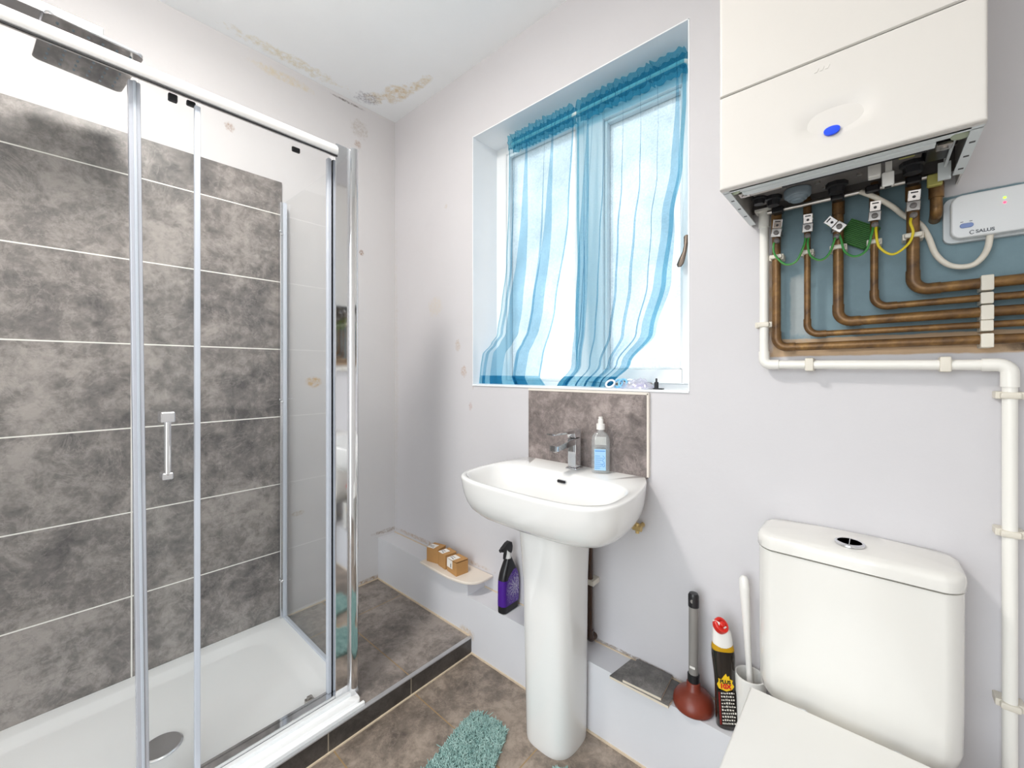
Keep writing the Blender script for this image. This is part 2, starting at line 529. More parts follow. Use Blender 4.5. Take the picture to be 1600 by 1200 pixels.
ORG = {}
def link(o, parent=None):
    COL.objects.link(o)
    if parent is not None:
        o.parent = parent
    return o
def tag(o, label=None, cat=None, group=None, kind=None):
    if label: o['label'] = label
    if cat: o['category'] = cat
    if group: o['group'] = group
    if kind: o['kind'] = kind
    return o
def thing(name, label, cat, loc=(0, 0, 0), group=None, rot=(0, 0, 0)):
    o = bpy.data.objects.new(name, None)
    o.empty_display_size = 0.05
    o.location = loc
    o.rotation_euler = rot
    link(o)
    ORG[o] = tuple(loc)
    return tag(o, label, cat, group)
def wn(o, angle):
    if angle <= 40:
        m = o.modifiers.new('face normals', 'WEIGHTED_NORMAL')
        m.keep_sharp = True
        m.weight = 100
def part(name, mb, mats, parent, label=None, local=False, angle=35, kind=None):
    off = (0, 0, 0) if local else ORG[parent]
    o = bpy.data.objects.new(name, mb.mesh(name, mats, off, angle))
    link(o, parent)
    wn(o, angle)
    ORG[o] = ORG[parent]
    return tag(o, label, kind=kind)
def solo(name, mb, mats, label, cat, loc=(0, 0, 0), group=None, angle=35, rot=(0, 0, 0), local=False):
    o = bpy.data.objects.new(name, mb.mesh(name, mats, (0, 0, 0) if local else loc, angle))
    o.location = loc
    o.rotation_euler = rot
    link(o)
    wn(o, angle)
    ORG[o] = tuple(loc)
    return tag(o, label, cat, group)
def struct(name, mb, mats, label=None, parent=None, angle=35):
    o = bpy.data.objects.new(name, mb.mesh(name, mats, (0, 0, 0), angle))
    link(o, parent)
    wn(o, angle)
    ORG[o] = (0, 0, 0)
    if parent is None:
        tag(o, label, kind='structure')
    return o
def text(name, s, size, mat, parent, T, local=False, bold=0.0):
    cu = bpy.data.curves.new(name, 'FONT')
    cu.body = s; cu.size = size; cu.extrude = 0.0002; cu.align_x = 'CENTER'; cu.align_y = 'CENTER'; cu.offset = bold
    tmp = bpy.data.objects.new('tmp', cu); COL.objects.link(tmp)
    dg = bpy.context.evaluated_depsgraph_get()
    me = bpy.data.meshes.new_from_object(tmp.evaluated_get(dg))
    bpy.data.objects.remove(tmp)
    me.transform(T)
    if not local:
        me.transform(Matrix.Translation([-c for c in ORG[parent]]))
    me.materials.clear(); me.materials.append(mat)
    o = bpy.data.objects.new(name, me)
    link(o, parent); ORG[o] = ORG[parent]
    return o
def fillet(pts, r, n=7):
    P = [Vector(p) for p in pts]; out = [P[0]]
    for a, b, c in zip(P, P[1:], P[2:]):
        d1, d2 = (a - b).normalized(), (c - b).normalized()
        ang = d1.angle(d2)
        if ang > PI - .01:
            out.append(b); continue
        t = r / math.tan(ang / 2)
        s, e = b + d1 * t, b + d2 * t
        cen = b + (d1 + d2).normalized() * (r / math.sin(ang / 2))
        for k in range(n + 1):
            q = (s - cen).lerp(e - cen, k / n).normalized() * r
            out.append(cen + q)
    return out + [P[-1]]
def spline(pts, n=10):
    P = [Vector(p) for p in pts]; out = []
    for i in range(len(P) - 1):
        p0, p1, p2, p3 = P[max(i - 1, 0)], P[i], P[i + 1], P[min(i + 2, len(P) - 1)]
        for k in range(n):
            t = k / n
            out.append(0.5 * ((2 * p1) + (p2 - p0) * t + (2 * p0 - 5 * p1 + 4 * p2 - p3) * t * t + (3 * p1 - p0 - 3 * p2 + p3) * t ** 3))
    return out + [P[-1]]
def rrect(x0, x1, y0, y1, r, n=8):
    pts = []
    for cx, cy, a in ((x1 - r, y1 - r, 0), (x0 + r, y1 - r, PI / 2), (x0 + r, y0 + r, PI), (x1 - r, y0 + r, 1.5 * PI)):
        for k in range(n + 1):
            t = a + PI / 2 * k / n
            pts.append((cx + r * math.cos(t), cy + r * math.sin(t)))
    return pts
def interp(keys, x):
    keys = sorted(keys)
    if x <= keys[0][0]: return keys[0][1]
    for (a, p), (b, q) in zip(keys, keys[1:]):
        if x <= b:
            t = (x - a) / (b - a); t = t * t * (3 - 2 * t)
            return p + (q - p) * t
    return keys[-1][1]
def frame_T(loc, xdir, ydir):
    """matrix whose local X and Y lie along xdir and ydir"""
    x = Vector(xdir).normalized(); y = Vector(ydir); y = (y - x * y.dot(x)).normalized(); z = x.cross(y)
    m = Matrix((x, y, z)).transposed().to_4x4(); m.translation = Vector(loc)
    return m
def axis_T(a, b):
    a, b = Vector(a), Vector(b)
    return Matrix.Translation(a) @ Vector((0, 0, 1)).rotation_difference(b - a).to_matrix().to_4x4()

# ------------------------------------------------------------------ the room
XR, YF, ZC = 2.6, -1.95, 2.473
struct('floor', MB().box(-.12, XR + .1, YF - .1, .3, -.1, 0), M['floor_tile'], 'brown slate tiled floor')
struct('ceiling', MB().box(-.12, XR + .1, YF - .1, .3, ZC, ZC + .1), M['ceiling'], 'white ceiling with brown damp stains in the corner')
wl = struct('wall_left', MB().box(-.12, 0, YF, .3, 0, ZC), M['wall_left'], 'white wall behind the shower')
struct('wall_tiling', MB().box(0, .008, YF, -.563, .055, 1.956, .001, 1), M['wall_tile'], parent=wl)
RX0, RX1, RZ0, RZ1, RD = .609, 1.525, 1.08, 2.166, .15
wb = MB()
wb.box(0, RX0, 0, .3, 0, ZC).box(RX1, XR, 0, .3, 0, ZC).box(RX0, RX1, 0, .3, 0, RZ0).box(RX0, RX1, 0, .3, RZ1, ZC)
wbk = struct('wall_back', wb, M['wall_back'], 'pale window wall with a bare blue patch around the copper pipes')
rv = MB()
e = .003
rv.box(RX0 - .001, RX0 + e, -.001, RD + .06, RZ0, RZ1).box(RX1 - e, RX1 + .001, -.001, RD + .06, RZ0, RZ1)
rv.box(RX0, RX1, -.001, RD + .06, RZ1 - e, RZ1 + .001).box(RX0, RX1, -.004, RD + .06, RZ0 - .004, RZ0 + e, .001, 1)
struct('reveal_lining', rv, M['reveal'], parent=wbk)
struct('wall_right', MB().box(XR, XR + .1, YF, .3, 0, ZC), M['wall_plain'], 'plain white wall to the right')
struct('wall_front', MB().box(-.12, 1.10, YF - .1, YF, 0, ZC).box(2.10, XR + .1, YF - .1, YF, 0, ZC).box(1.10, 2.10, YF - .1, YF, 2.08, ZC), M['wall_plain'], 'plain white wall behind the viewer, with a doorway added for fill light')  # doorway is an added opening, so sky light fills the room evenly
pl_ = bpy.data.lights.new('added_doorway_portal', 'AREA')  # portal over the added doorway, guides the sky light coming in
pl_.shape = 'RECTANGLE'; pl_.size = 1.0; pl_.size_y = 2.08
pl_.cycles.is_portal = True
po = bpy.data.objects.new('added_doorway_portal', pl_)
po.location = (1.6, YF - .05, 1.04); po.rotation_euler = (PI / 2, 0, 0)
COL.objects.link(po)

STX, STZ = .70, .065
rf = struct('raised_floor', MB().box(0, STX, YF, -.1, 0, STZ), M['step_tile'], 'slate tiled step the shower stands on')
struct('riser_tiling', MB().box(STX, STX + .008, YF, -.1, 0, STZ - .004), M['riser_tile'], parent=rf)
struct('trim_1', MB().box(STX - .006, STX + .010, YF, -.1, STZ - .004, STZ + .002, .0015, 1), M['trim_metal'], 'silver metal edge trim along the step')
LD = MB().box(0, .685, -.1, 0, 0, .277).box(.685, XR, -.1, 0, 0, .222)
struct('wall_ledge', LD, M['ledge'], 'low pale boxed ledge along the foot of the window wall')
ck = MB()
ck.box(.70, XR, -.104, -.1, 0, .006).box(0, STX, -.105, -.1, STZ, STZ + .006).box(0, .004, -.56, -.1, STZ, STZ + .005)
ck.box(STX + .008, STX + .013, YF, -.104, 0, .004)
struct('trim_2', ck, M['caulk'], 'line of old cream caulk where tiles meet the ledge')
ck = MB().box(0, .685, -.003, 0, .277, .281).box(.685, XR, -.003, 0, .222, .226)
struct('trim_3', ck, M['caulk'], 'cream caulk along the back of the ledge')

# ------------------------------------------------------------------ window
wf = MB()
y0, y1 = RD, RD + .06
wf.box(RX0, .668, y0, y1, RZ0, RZ1, .002, 1).box(1.497, RX1, y0, y1, RZ0, RZ1, .002, 1)
wf.box(.668, 1.497, y0, y1, 2.128, RZ1, .002, 1).box(.668, 1.497, y0, y1, RZ0, 1.098, .002, 1)
wf.box(1.046, 1.112, y0, y1, 1.098, 2.128, .002, 1)
for x0, x1, z0, z1 in ((.668, .684, 1.098, 2.128), (1.034, 1.046, 1.098, 2.128), (.684, 1.034, 2.115, 2.128), (.684, 1.034, 1.098, 1.108)):
    wf.box(x0, x1, y0 + .008, y1, z0, z1, .002, 1)
win = struct('window_1', wf, M['upvc'], 'white framed frosted window in a deep recess')
struct('fixed_pane', MB().box(.684, 1.034, .176, .180, 1.108, 2.115), M['frosted'], parent=win)
cs = MB()
yc0 = RD - .018
cs.box(1.100, 1.172, yc0, y1 - .01, 1.100, 2.124, .004, 2).box(1.459, 1.507, yc0, y1 - .01, 1.100, 2.124, .004, 2)
cs.box(1.172, 1.459, yc0, y1 - .01, 2.076, 2.124, .004, 2).box(1.172, 1.459, yc0, y1 - .01, 1.100, 1.146, .004, 2)
for x0, x1, z0, z1 in ((1.172, 1.182, 1.146, 2.076), (1.449, 1.459, 1.146, 2.076), (1.182, 1.449, 2.066, 2.076), (1.182, 1.449, 1.146, 1.153)):
    cs.box(x0, x1, yc0 + .014, y1 - .012, z0, z1, .003, 1)
cas = struct('casement', cs, M['upvc'], parent=win)
struct('casement_pane', MB().box(1.182, 1.449, .168, .172, 1.153, 2.066), M['frosted'], parent=cas)
hd = MB()
hd.tube([(1.480, yc0, 1.566), (1.480, yc0 - .02, 1.566)], .009, 12)
hd.loft([[(1.480 + dx + w * math.cos(a), yc0 - .02 - dy + .0045 * math.sin(a), z) for a in [2 * PI * k / 12 for k in range(12)]]
         for z, dx, dy, w in ((1.572, 0, 0, .006), (1.560, 0, .001, .008), (1.54, -.001, .003, .006), (1.52, -.004, .005, .007), (1.50, -.011, .007, .010), (1.482, -.017, .008, .011), (1.474, -.019, .008, .006))])
struct('casement_handle', hd, M['bronze'], parent=cas)
st = MB()
st.tube([(1.225, yc0 - .008, 1.094), (1.33, yc0 - .008, 1.095), (1.36, yc0 - .004, 1.097)], .0035, 8)
st.box(1.262, 1.268, yc0 - .012, yc0, 1.090, 1.108, .001, 1)
struct('casement_stay', st, M['bronze'], parent=cas)
pn = MB().box(1.395, 1.437, .02, .04, RZ0 + e, RZ0 + e + .004, .001, 1)
pn.lathe([(.0065, .004), (.0065, .022), (.003, .024), (.003, .034), (0, .035)], (1.416, .03, RZ0 + e), 12)
solo('stay_pin', pn, M['dark_plastic'], 'small dark metal window stay pin standing at the right of the sill', 'pin', (1.416, .03, RZ0 + e))

# ------------------------------------------------------------------ curtains
RODY, RODZ = .085, 2.113
rd = MB().tube(fillet([(.757, RD, RODZ), (.757, RODY, RODZ), (1.488, RODY, RODZ), (1.488, RD - .018, RODZ)], .012), .0055, 12)
solo('curtain_rod', rd, M['pipe_white'], 'thin white curtain rod across the top of the window recess', 'curtain rod', (1.067, RODY, RODZ))

def curtain(label, XL, XR_, Y, pleats, waves, seed, nheads, hemk):
    rnd = random.Random(seed)
    root = thing('sheer_curtain', label, 'curtain', ((XL[-1][1] + XR_[-1][1]) / 2, RODY, RODZ), 'sheer teal curtains at the window')
    NU, NV = 300, 80
    ZT, ZB = 2.098, RZ0 + .006
    def s_of(u, v):
        # cumulative cloth position with z-folds where the cloth doubles back
        x = u
        for (pu, w, k) in pleats:
            d = (u - pu) / w
            x -= k * w * (math.tanh(d * 1.6) - math.tanh(d * .55)) * min(1, .35 + v)
        return x
    def pt(u, v, dy=0):
        z = ZT + (ZB - ZT) * v
        xl, xr = interp(XL, z), interp(XR_, z)
        a, b = s_of(0, v), s_of(1, v)
        x = xl + (xr - xl) * (s_of(u, v) - a) / (b - a)
        y = interp(Y, z)
        full = max(0.0, 1 - (xr - xl) / waves[1])
        am = waves[2] * (.25 + full * 2.2) * min(1, .2 + v * 1.3)
        ph = 2.2 * mnoise.noise((seed, v * 2.1, u * 2))
        y -= am * math.sin(2 * PI * waves[0] * u + ph + seed) + am * .6 * math.sin(2 * PI * waves[0] * 2.3 * u + 1.7 * ph)
        for (pu, w, k) in pleats:
            y -= .012 * math.exp(-((u - pu) / w) ** 2) * math.tanh((u - pu) / w * 1.5) * min(1, .3 + v)
        x += .010 * v * mnoise.noise((u * 4, v * 3.3, seed)) * (1 if .02 < u < .98 else .3)
        y = min(y, yc0 - .012)
        return (x, y + dy, z)
    def sheet(u0, u1, v0, v1, nu, nv, dy):
        mb = MB()
        vv = [pt(u0 + (u1 - u0) * i / nu, v0 + (v1 - v0) * j / nv, dy) for j in range(nv + 1) for i in range(nu + 1)]
        ff = [(j * (nu + 1) + i, j * (nu + 1) + i + 1, (j + 1) * (nu + 1) + i + 1, (j + 1) * (nu + 1) + i) for j in range(nv) for i in range(nu)]
        return mb.add(vv, ff)
    part('cloth', sheet(0, 1, 0, 1, NU, NV, 0), M['sheer'], root, angle=180)
    hm = sheet(0, 1, 1 - hemk, 1, NU, 6, -.0015)
    part('hem', hm, M['sheer_edge'], root, 'darker double hem', angle=180)
    sd = MB()
    for a, b in ((0, .014), (.982, 1)):
        q = sheet(a, b, 0, 1 - hemk, 4, NV, -.0015)
        sd.add(q.v, q.f)
    part('side_hem', sd, M['sheer_edge'], root, 'darker double side hem', angle=180)
    # gathered heading around the rod, with a frill standing above it
    hb = MB(); nn = nheads * 14
    xl, xr = XL[-1][1], XR_[-1][1]
    prof = [(2.086, -.002), (2.096, -.009), (2.107, -.009), (2.113, -.0085), (2.121, -.009), (2.128, -.004), (2.140, -.006), (2.146, -.010)]
    vv = []
    for j, (z, dy) in enumerate(prof):
        for i in range(nn + 1):
            u = i / nn
            amp = .0065 * (.4 + .9 * abs(mnoise.noise((u * 9, seed, 0)))) * (1.5 if j in (0, len(prof) - 1) else .9)
            vv.append((xl + (xr - xl) * u + .004 * math.sin(2 * PI * nheads * u * .5 + j),
                       RODY + dy - .002 - amp * (1 + math.sin(2 * PI * nheads * u + 2.5 * mnoise.noise((u * 14, seed + 3, j * .35)))),
                       z + .005 * mnoise.noise((u * nheads * .9, seed, j * .2)) * (1.4 if j == 0 else .8)))
    ff = [(j * (nn + 1) + i, j * (nn + 1) + i + 1, (j + 1) * (nn + 1) + i + 1, (j + 1) * (nn + 1) + i) for j in range(len(prof) - 1) for i in range(nn)]
    hb.add(vv, ff)
    b2 = [(x, y + .030, z) for x, y, z in vv]
    hb.add(b2, ff)
    part('heading', hb, M['sheer_hem'], root, 'gathered darker heading frill', angle=180)
    return root
curtain('narrow left sheer teal curtain, spreading onto the left of the sill',
        [(1.08, .622), (1.13, .622), (1.215, .628), (1.26, .672), (1.30, .706), (1.42, .724), (1.61, .741), (1.83, .750), (2.11, .750)],
        [(1.08, .985), (1.12, .955), (1.19, .965), (1.39, 1.01), (1.75, 1.06), (2.11, 1.078)],
        [(1.08, .028), (1.15, .035), (1.3, .055), (1.6, .075), (2.11, .082)],
        [(.08, .03, 2.2), (.29, .075, 3.2), (.33, .04, 2.6), (.56, .05, 2.8), (.70, .075, 3.4), (.73, .03, 2.4)], (1.6, .42, .005), 3, 17, .035)
curtain('wide right sheer teal curtain, swept leftwards at its foot',
        [(1.08, 1.058), (1.16, 1.108), (1.25, 1.098), (2.11, 1.092)],
        [(1.08, 1.258), (1.10, 1.262), (1.165, 1.318), (1.265, 1.392), (1.43, 1.432), (1.63, 1.452), (1.786, 1.480), (2.0, 1.490), (2.11, 1.490)],
        [(1.08, .028), (1.15, .040), (1.3, .058), (1.6, .075), (2.11, .082)],
        [(.055, .03, 2.2), (.125, .06, 3.0), (.155, .035, 2.4), (.21, .02, 1.9), (.30, .018, 1.9), (.46, .014, 1.7), (.61, .020, 1.9), (.74, .014, 1.7), (.90, .07, 3.0), (.93, .03, 2.2)], (2.1, .44, .007), 11, 15, .035)

# ------------------------------------------------------------------ clutter on the sill
SZ = RZ0 + e
for i, (x, y, r, m, t, lab) in enumerate((
        (1.262, .020, .015, 'ring_white', 50, 'small white plastic ring at the left end of the sill clutter'),
        (1.285, .032, .014, 'ring_blue', 62, 'first pale blue plastic ring beside the white one on the sill'),
        (1.305, .026, .014, 'ring_blue', 74, 'second pale blue plastic ring, nearer the plastic bag on the sill'),
        (1.322, .040, .013, 'ring_white', 80, 'white plastic ring tucked against the plastic bag on the sill'))):
    mb = MB()
    rr, tr = r, .0035
    T = Matrix.Rotation(math.radians(t), 4, 'X') @ Matrix.Rotation(.6 * i, 4, 'Z')
    rings = [[((rr + tr * math.cos(b)) * math.cos(a), (rr + tr * math.cos(b)) * math.sin(a), tr * math.sin(b)) for b in [2 * PI * k / 8 for k in range(8)]] for a in [2 * PI * k / 28 for k in range(29)]]
    mb.loft(rings, False, False, 0, T)
    zmin = min(v[2] for v in mb.v)
    solo('plastic_ring', mb, M[m], lab, 'ring', (x, y, SZ - zmin), 'plastic rings on the window sill', local=True)
bagm = MB(); NB = 26
rnd = random.Random(5)
vv = []; ff = []
for j in range(NB + 1):
    for i in range(NB + 1):
        u, w = i / NB * 2 - 1, j / NB * 2 - 1
        h = max(0, 1 - abs(u) ** 2.4) * max(0, 1 - abs(w) ** 2.4)
        vv.append((1.352 + u * .058 + .006 * mnoise.noise((u * 3, w * 3, 1)), .035 + w * .026, SZ + .001 + h * (.027 + .016 * mnoise.noise((u * 3.5, w * 3.5, 4)))))
for j in range(NB):
    for i in range(NB):
        ff.append((j * (NB + 1) + i, j * (NB + 1) + i + 1, (j + 1) * (NB + 1) + i + 1, (j + 1) * (NB + 1) + i))
bagm.add(vv, ff)
bag = thing('plastic_bag', 'crumpled clear plastic bag with purple contents lying on the window sill', 'bag', (1.355, .035, SZ))
part('bag_film', bagm, M['bag'], bag, angle=60)
pc = MB()
for k in range(7):
    a = rnd.uniform(0, 6.3)
    c = (1.362 + .018 * math.cos(a) * rnd.random(), .035 + .012 * math.sin(a), SZ + .007 + .004 * rnd.random())
    pc.tube(spline([(c[0] - .014, c[1], c[2] - .004), (c[0], c[1] + .006, c[2] + .003), (c[0] + .014, c[1] - .003, c[2] - .003)], 5), .0032, 7)
part('contents', pc, plain('purple contents', lin(150, 140, 214), .5, var=.3, nscale=80), bag)

# ------------------------------------------------------------------ splash panel
sp = thing('splash_panel', 'grey slate splash panel on the wall behind the basin', 'splashback', (1.167, 0, .81))
part('slate_panel', MB().box(.931, 1.402, -.010, 0, .806, 1.066, .0008, 1), M['splash_tile'], sp)
tr = MB().box(.931, 1.408, -.012, 0, 1.066, 1.074, .001, 1).box(1.402, 1.409, -.012, 0, .812, 1.072, .001, 1)
part('edge_trim', tr, M['trim_white'], sp, 'cream edge trim')

# ------------------------------------------------------------------ wash basin, pedestal, tap
BXc = 1.168
half = spline([(.225, 0, 0), (.255, -.06, 0), (.276, -.15, 0), (.284, -.24, 0), (.274, -.305, 0), (.245, -.345, 0), (.19, -.368, 0), (.12, -.378, 0), (0, -.382, 0)], 14)
outl = [(p.x, p.y) for p in half] + [(-p.x, p.y) for p in reversed(half[:-1])]
outl = [(x * 1.0, y) for x, y in outl]
def cast(poly, c, n):
    out = []
    for k in range(n):
        a = 2 * PI * k / n
        d = (math.cos(a), math.sin(a)); best = None
        for (p, q) in zip(poly, poly[1:] + poly[:1]):
            ex, ey = q[0] - p[0], q[1] - p[1]
            den = d[0] * ey - d[1] * ex
            if abs(den) < 1e-12: continue
            t = ((p[0] - c[0]) * ey - (p[1] - c[1]) * ex) / den
            s = ((p[0] - c[0]) * d[1] - (p[1] - c[1]) * d[0]) / den
            if t > 0 and -1e-9 <= s <= 1 + 1e-9 and (best is None or t > best): best = t
        out.append((c[0] + d[0] * best, c[1] + d[1] * best))
    return out
NB_ = 192
oc = cast(outl, (0, -.18), NB_)
rings = []
def oring(sx_, sy_, z, zt=0.0):
    return [(BXc + x * sx_, y * sy_ - .0015, z + zt * (1 + y / .382)) for x, y in oc]
TILT = .010
for z, a, b in ((.668, .55, .55), (.669, .66, .72), (.674, .76, .82), (.684, .85, .895), (.70, .905, .935), (.72, .945, .96), (.745, .972, .98), (.77, .988, .991), (.79, .996, .998)):
    rings.append(oring(a, b, z))
rings.append(oring(1, 1, .796, TILT)); rings.append(oring(.997, .997, .800, TILT)); rings.append(oring(.988, .99, .8015, TILT))
def sup(hx, yb, yf, n, p=3.0):
    cy, hy = (yb + yf) / 2, (yb - yf) / 2
    out = []
    for k in range(400):
        a = 2 * PI * k / 400
        c, s = math.cos(a), math.sin(a)
        out.append((hx * abs(c) ** (2 / p) * (1 if c >= 0 else -1), cy + hy * abs(s) ** (2 / p) * (1 if s >= 0 else -1)))
    return out
for hx, yb, yf, z, p in ((.262, -.112, -.370, .8025, 3.4), (.258, -.118, -.366, .798, 3.4), (.250, -.128, -.358, .785, 3.3), (.235, -.142, -.342, .758, 3.1), (.205, -.162, -.318, .732, 2.8), (.16, -.185, -.29, .716, 2.5), (.09, -.21, -.262, .708, 2.2), (.022, -.228, -.244, .706, 2)):
    rg = cast(sup(hx, yb, yf, 400, p), (0, (yb + yf) / 2), NB_)
    rings.append([(BXc + x, y, z + TILT * (1 + y / .382) * (1 if z > .78 else .6)) for x, y in rg])
bs = MB().loft(rings)
basin = thing('wash_basin', 'white ceramic wash basin on a pedestal below the window', 'basin', (BXc, -.18, .668))
bowl = part('bowl', bs, M['ceramic'], basin, angle=60)
ov = MB()
ovT = frame_T((1.172, -.1335, .783), (1, 0, 0), (0, .25, 1))
ov.prism(rrect(-.018, .018, -.006, .006, .0059, 8), -.001, .004, 'Z', .001, 1, 0, ovT)
ovr = part('overflow_trim', ov, M['chrome'], basin, 'chrome overflow surround')
part('overflow_slot', MB().prism(rrect(-.0155, .0155, -.0035, .0035, .0034, 8), .003, .0045, 'Z', 0, 1, 0, ovT), M['black'], ovr, 'dark slot')
part('waste', MB().lathe([(.022, 0), (.022, .003), (.018, .0045), (0, .0045)], (BXc, -.236, .711), 24), M['chrome'], basin, 'chrome waste')

pd = MB(); prs = []
for z, hw, yf, yb, r in ((0, .082, -.256, -.103, .062), (.01, .083, -.2575, -.103, .063), (.25, .086, -.262, -.103, .064), (.50, .090, -.268, -.103, .068), (.62, .097, -.277, -.103, .07), (.672, .101, -.282, -.103, .072)):
    pts = []
    rp = cast([(x, y) for x, y in sup(hw, yb + .02, yf, 0, 3.0)], (0, (yb + yf) / 2), 96)
    prs.append([(1.176 + x, min(y, yb), z) for x, y in rp])
pd.loft(prs)
solo('basin_pedestal', pd, M['ceramic'], 'white ceramic pedestal column under the wash basin', 'pedestal', (1.176, -.18, 0), angle=60)

tx, ty, tz = 1.167, -.055, .8105
tap = thing('basin_tap', 'chrome square mixer tap at the back of the basin', 'tap', (tx, ty, tz))
part('base_plate', MB().box(tx - .021, tx + .021, ty - .021, ty + .021, tz, tz + .006, .002, 2), M['chrome'], tap)
part('column', MB().box(tx - .016, tx + .016, ty - .015, ty + .018, tz + .006, .915, .003, 2), M['chrome'], tap)
part('spout', MB().prism([(ty + .018, .915), (ty + .018, .896), (ty - .105, .886), (ty - .120, .886), (ty - .120, .903), (ty - .02, .915)], tx - .015, tx + .015, 'X', .002, 2), M['chrome'], tap)
part('aerator', MB().lathe([(.008, 0), (.008, .006)], (tx, ty - .106, .881), 16), M['steel'], tap)
part('lever', MB().prism([(ty + .018, .917), (ty - .016, .917), (ty - .02, .932), (ty - .135, .938), (ty - .135, .943), (ty + .018, .945)], tx - .0155, tx + .0155, 'X', .0015, 2), M['chrome'], tap)

# ------------------------------------------------------------------ hand sanitiser bottle
hx, hy, hz = 1.262, -.045, .812
hs = thing('sanitiser_bottle', 'clear spray bottle with pale blue label standing beside the tap', 'bottle', (hx, hy, hz))
hs.rotation_euler = (0, 0, math.radians(30))
def bottle_ring(w, d, z, r):
    return [(x, y, z) for x, y in rrect(-w, w, -d, d, r, 6)]
mb = MB().loft([bottle_ring(w, d, z, min(w, d) * .8) for w, d, z in ((.027, .015, 0), (.029, .017, .003), (.0295, .0175, .05), (.029, .017, .105), (.026, .016, .118), (.019, .0135, .127), (.0105, .0100, .132), (.0095, .0095, .139))])
part('bottle_body', mb, M['bottle_clear'], hs, local=True)
mb = MB().loft([bottle_ring(w, d, z, min(w, d) * .8) for w, d, z in ((.0255, .0135, .003), (.0275, .0150, .006), (.0275, .0150, .084))])
part('liquid', mb, clear('clear gel', (.96, .98, .99, 1), 1.33, 0, .0, (.04, lin(220, 230, 240))), hs, local=True)
lbm = MB().box(-.020, .016, -.0186, -.0176, .010, .078)
lb = part('front_label', lbm, plain('pale blue label', lin(164, 206, 238), .5, var=.08, nscale=60), hs, 'pale blue label', local=True)
lines = MB()
for k in range(7):
    lines.box(-.018, -.018 + .016 + .005 * ((k * 7) % 3), -.0190, -.0186, .016 + k * .0065, .0178 + k * .0065)
lines.box(-.018, .014, -.0190, -.0186, .070, .074)
part('label_lines', lines, plain('label blue ink', lin(104, 156, 214), .5, var=.05), lb, local=True)
sq = MB().tube(spline([(.006, -.0188, .058), (.012, -.0188, .050), (.005, -.0188, .042), (.012, -.0188, .034), (.004, -.0188, .028), (.010, -.0188, .022), (.013, -.0188, .030)], 5), .0008, 6)
part('label_squiggle', sq, plain('squiggle blue ink', lin(86, 144, 210), .5, var=.05), lb, local=True)
part('back_label', MB().box(-.018, .018, .0176, .0184, .085, .112), M['paper'], hs, 'white label', local=True)
part('collar', MB().lathe([(.0135, 0), (.0135, .018), (.012, .019), (0, .019)], (0, 0, .139), 24), M['white_plastic'], hs, local=True)
part('pump_nozzle', MB().lathe([(.0085, .019), (.0085, .032), (.0068, .034), (.0066, .041), (0, .042)], (0, 0, .139), 20), M['white_plastic'], hs, local=True)

# ------------------------------------------------------------------ shower tray and enclosure
TY0, TY1, TX1, TZ = -1.90, -.562, .690, .086
tray_out = rrect(0.008, TX1, TY0, TY1, .02, 8)
tray_out = [(x, y) for x, y in tray_out]
def trr(ix, iy, r, z):
    return [(x, y, z) for x, y in rrect(.008 + ix, TX1 - ix * 1.55, TY0 + iy, TY1 - iy, r, 8)]
tm = MB().loft([[(x, y, STZ) for x, y in tray_out], [(x, y, TZ - .004) for x, y in tray_out], trr(.002, .002, .02, TZ), trr(.045, .045, .05, TZ - .001), trr(.055, .055, .055, TZ - .004), trr(.085, .085, .07, TZ - .016), trr(.10, .10, .075, TZ - .018), trr(.30, .45, .02, TZ - .0195)])
tray = thing('shower_tray', 'long white acrylic shower tray on the slate step', 'shower tray', (.35, -1.2, STZ))
part('basin_shell', tm, M['acrylic'], tray, angle=50)
part('drain_cover', MB().lathe([(.050, 0), (.050, .004), (.046, .007), (0, .008)], (.405, -1.020, TZ - .0195), 40), M['satin'], tray, 'dark metal drain cover')
tb = MB().box(TX1, STX, TY0, TY1 + .004, STZ, TZ - .008, .001, 1)
part('front_upstand', tb, M['acrylic'], tray)

enc = thing('shower_enclosure', 'framed sliding glass shower enclosure with chrome corner post', 'shower enclosure', (.63, -1.0, TZ))
ZT_ = 1.862
tk = MB()
sec = [(.602, 1.842), (.602, 1.858), (.618, 1.863), (.636, 1.862), (.650, 1.856), (.659, 1.845), (.660, 1.834), (.656, 1.825), (.650, 1.8215), (.645, 1.823), (.63, 1.836)]
tk.prism(sec, TY0, -.626, 'Y')
trk = part('top_rail', tk, M['track'], enc, 'bright rounded top rail')
part('rail_lip', MB().box(.650, .6545, TY0, -.626, 1.8195, 1.8225), M['dark_plastic'], trk, 'dark lip')
ps = MB().box(.600, .645, -.628, -.586, TZ - .014, 1.866, .002, 2)
post = part('corner_post', ps, M['chrome'], enc, 'mirror chrome corner post')
pr_ = MB().prism([(.600, -.586), (.648, -.586), (.657, -.582), (.661, -.573), (.660, -.562), (.653, -.556), (.600, -.556)], TZ - .014, 1.866, 'Z', .001, 1)
part('rounded_edge', pr_, M['chrome'], post)
part('cover_strip', MB().box(.600, .6462, -.5895, -.5845, TZ - .012, 1.864), M['satin'], post)
br = MB().box(.603, .640, TY0, -.626, TZ, TZ + .022, .002, 2)
part('bottom_rail', br, M['chrome'], enc, 'chrome bottom rail')
part('sill_strip', MB().box(.640, .656, TY0, -.556, TZ - .001, TZ + .012, .003, 2), M['upvc'], enc, 'white sill strip')
fp = part('fixed_door_glass', MB().box(.612, .618, -1.09, -.628, TZ + .022, 1.842), M['glass'], enc)
LEAN = Matrix(((1, 0, 0, 0), (0, 1, -.0100, .0100 * 1.822 - .002), (0, 0, 1, 0), (0, 0, 0, 1)))   # the stile hangs a little out of plumb
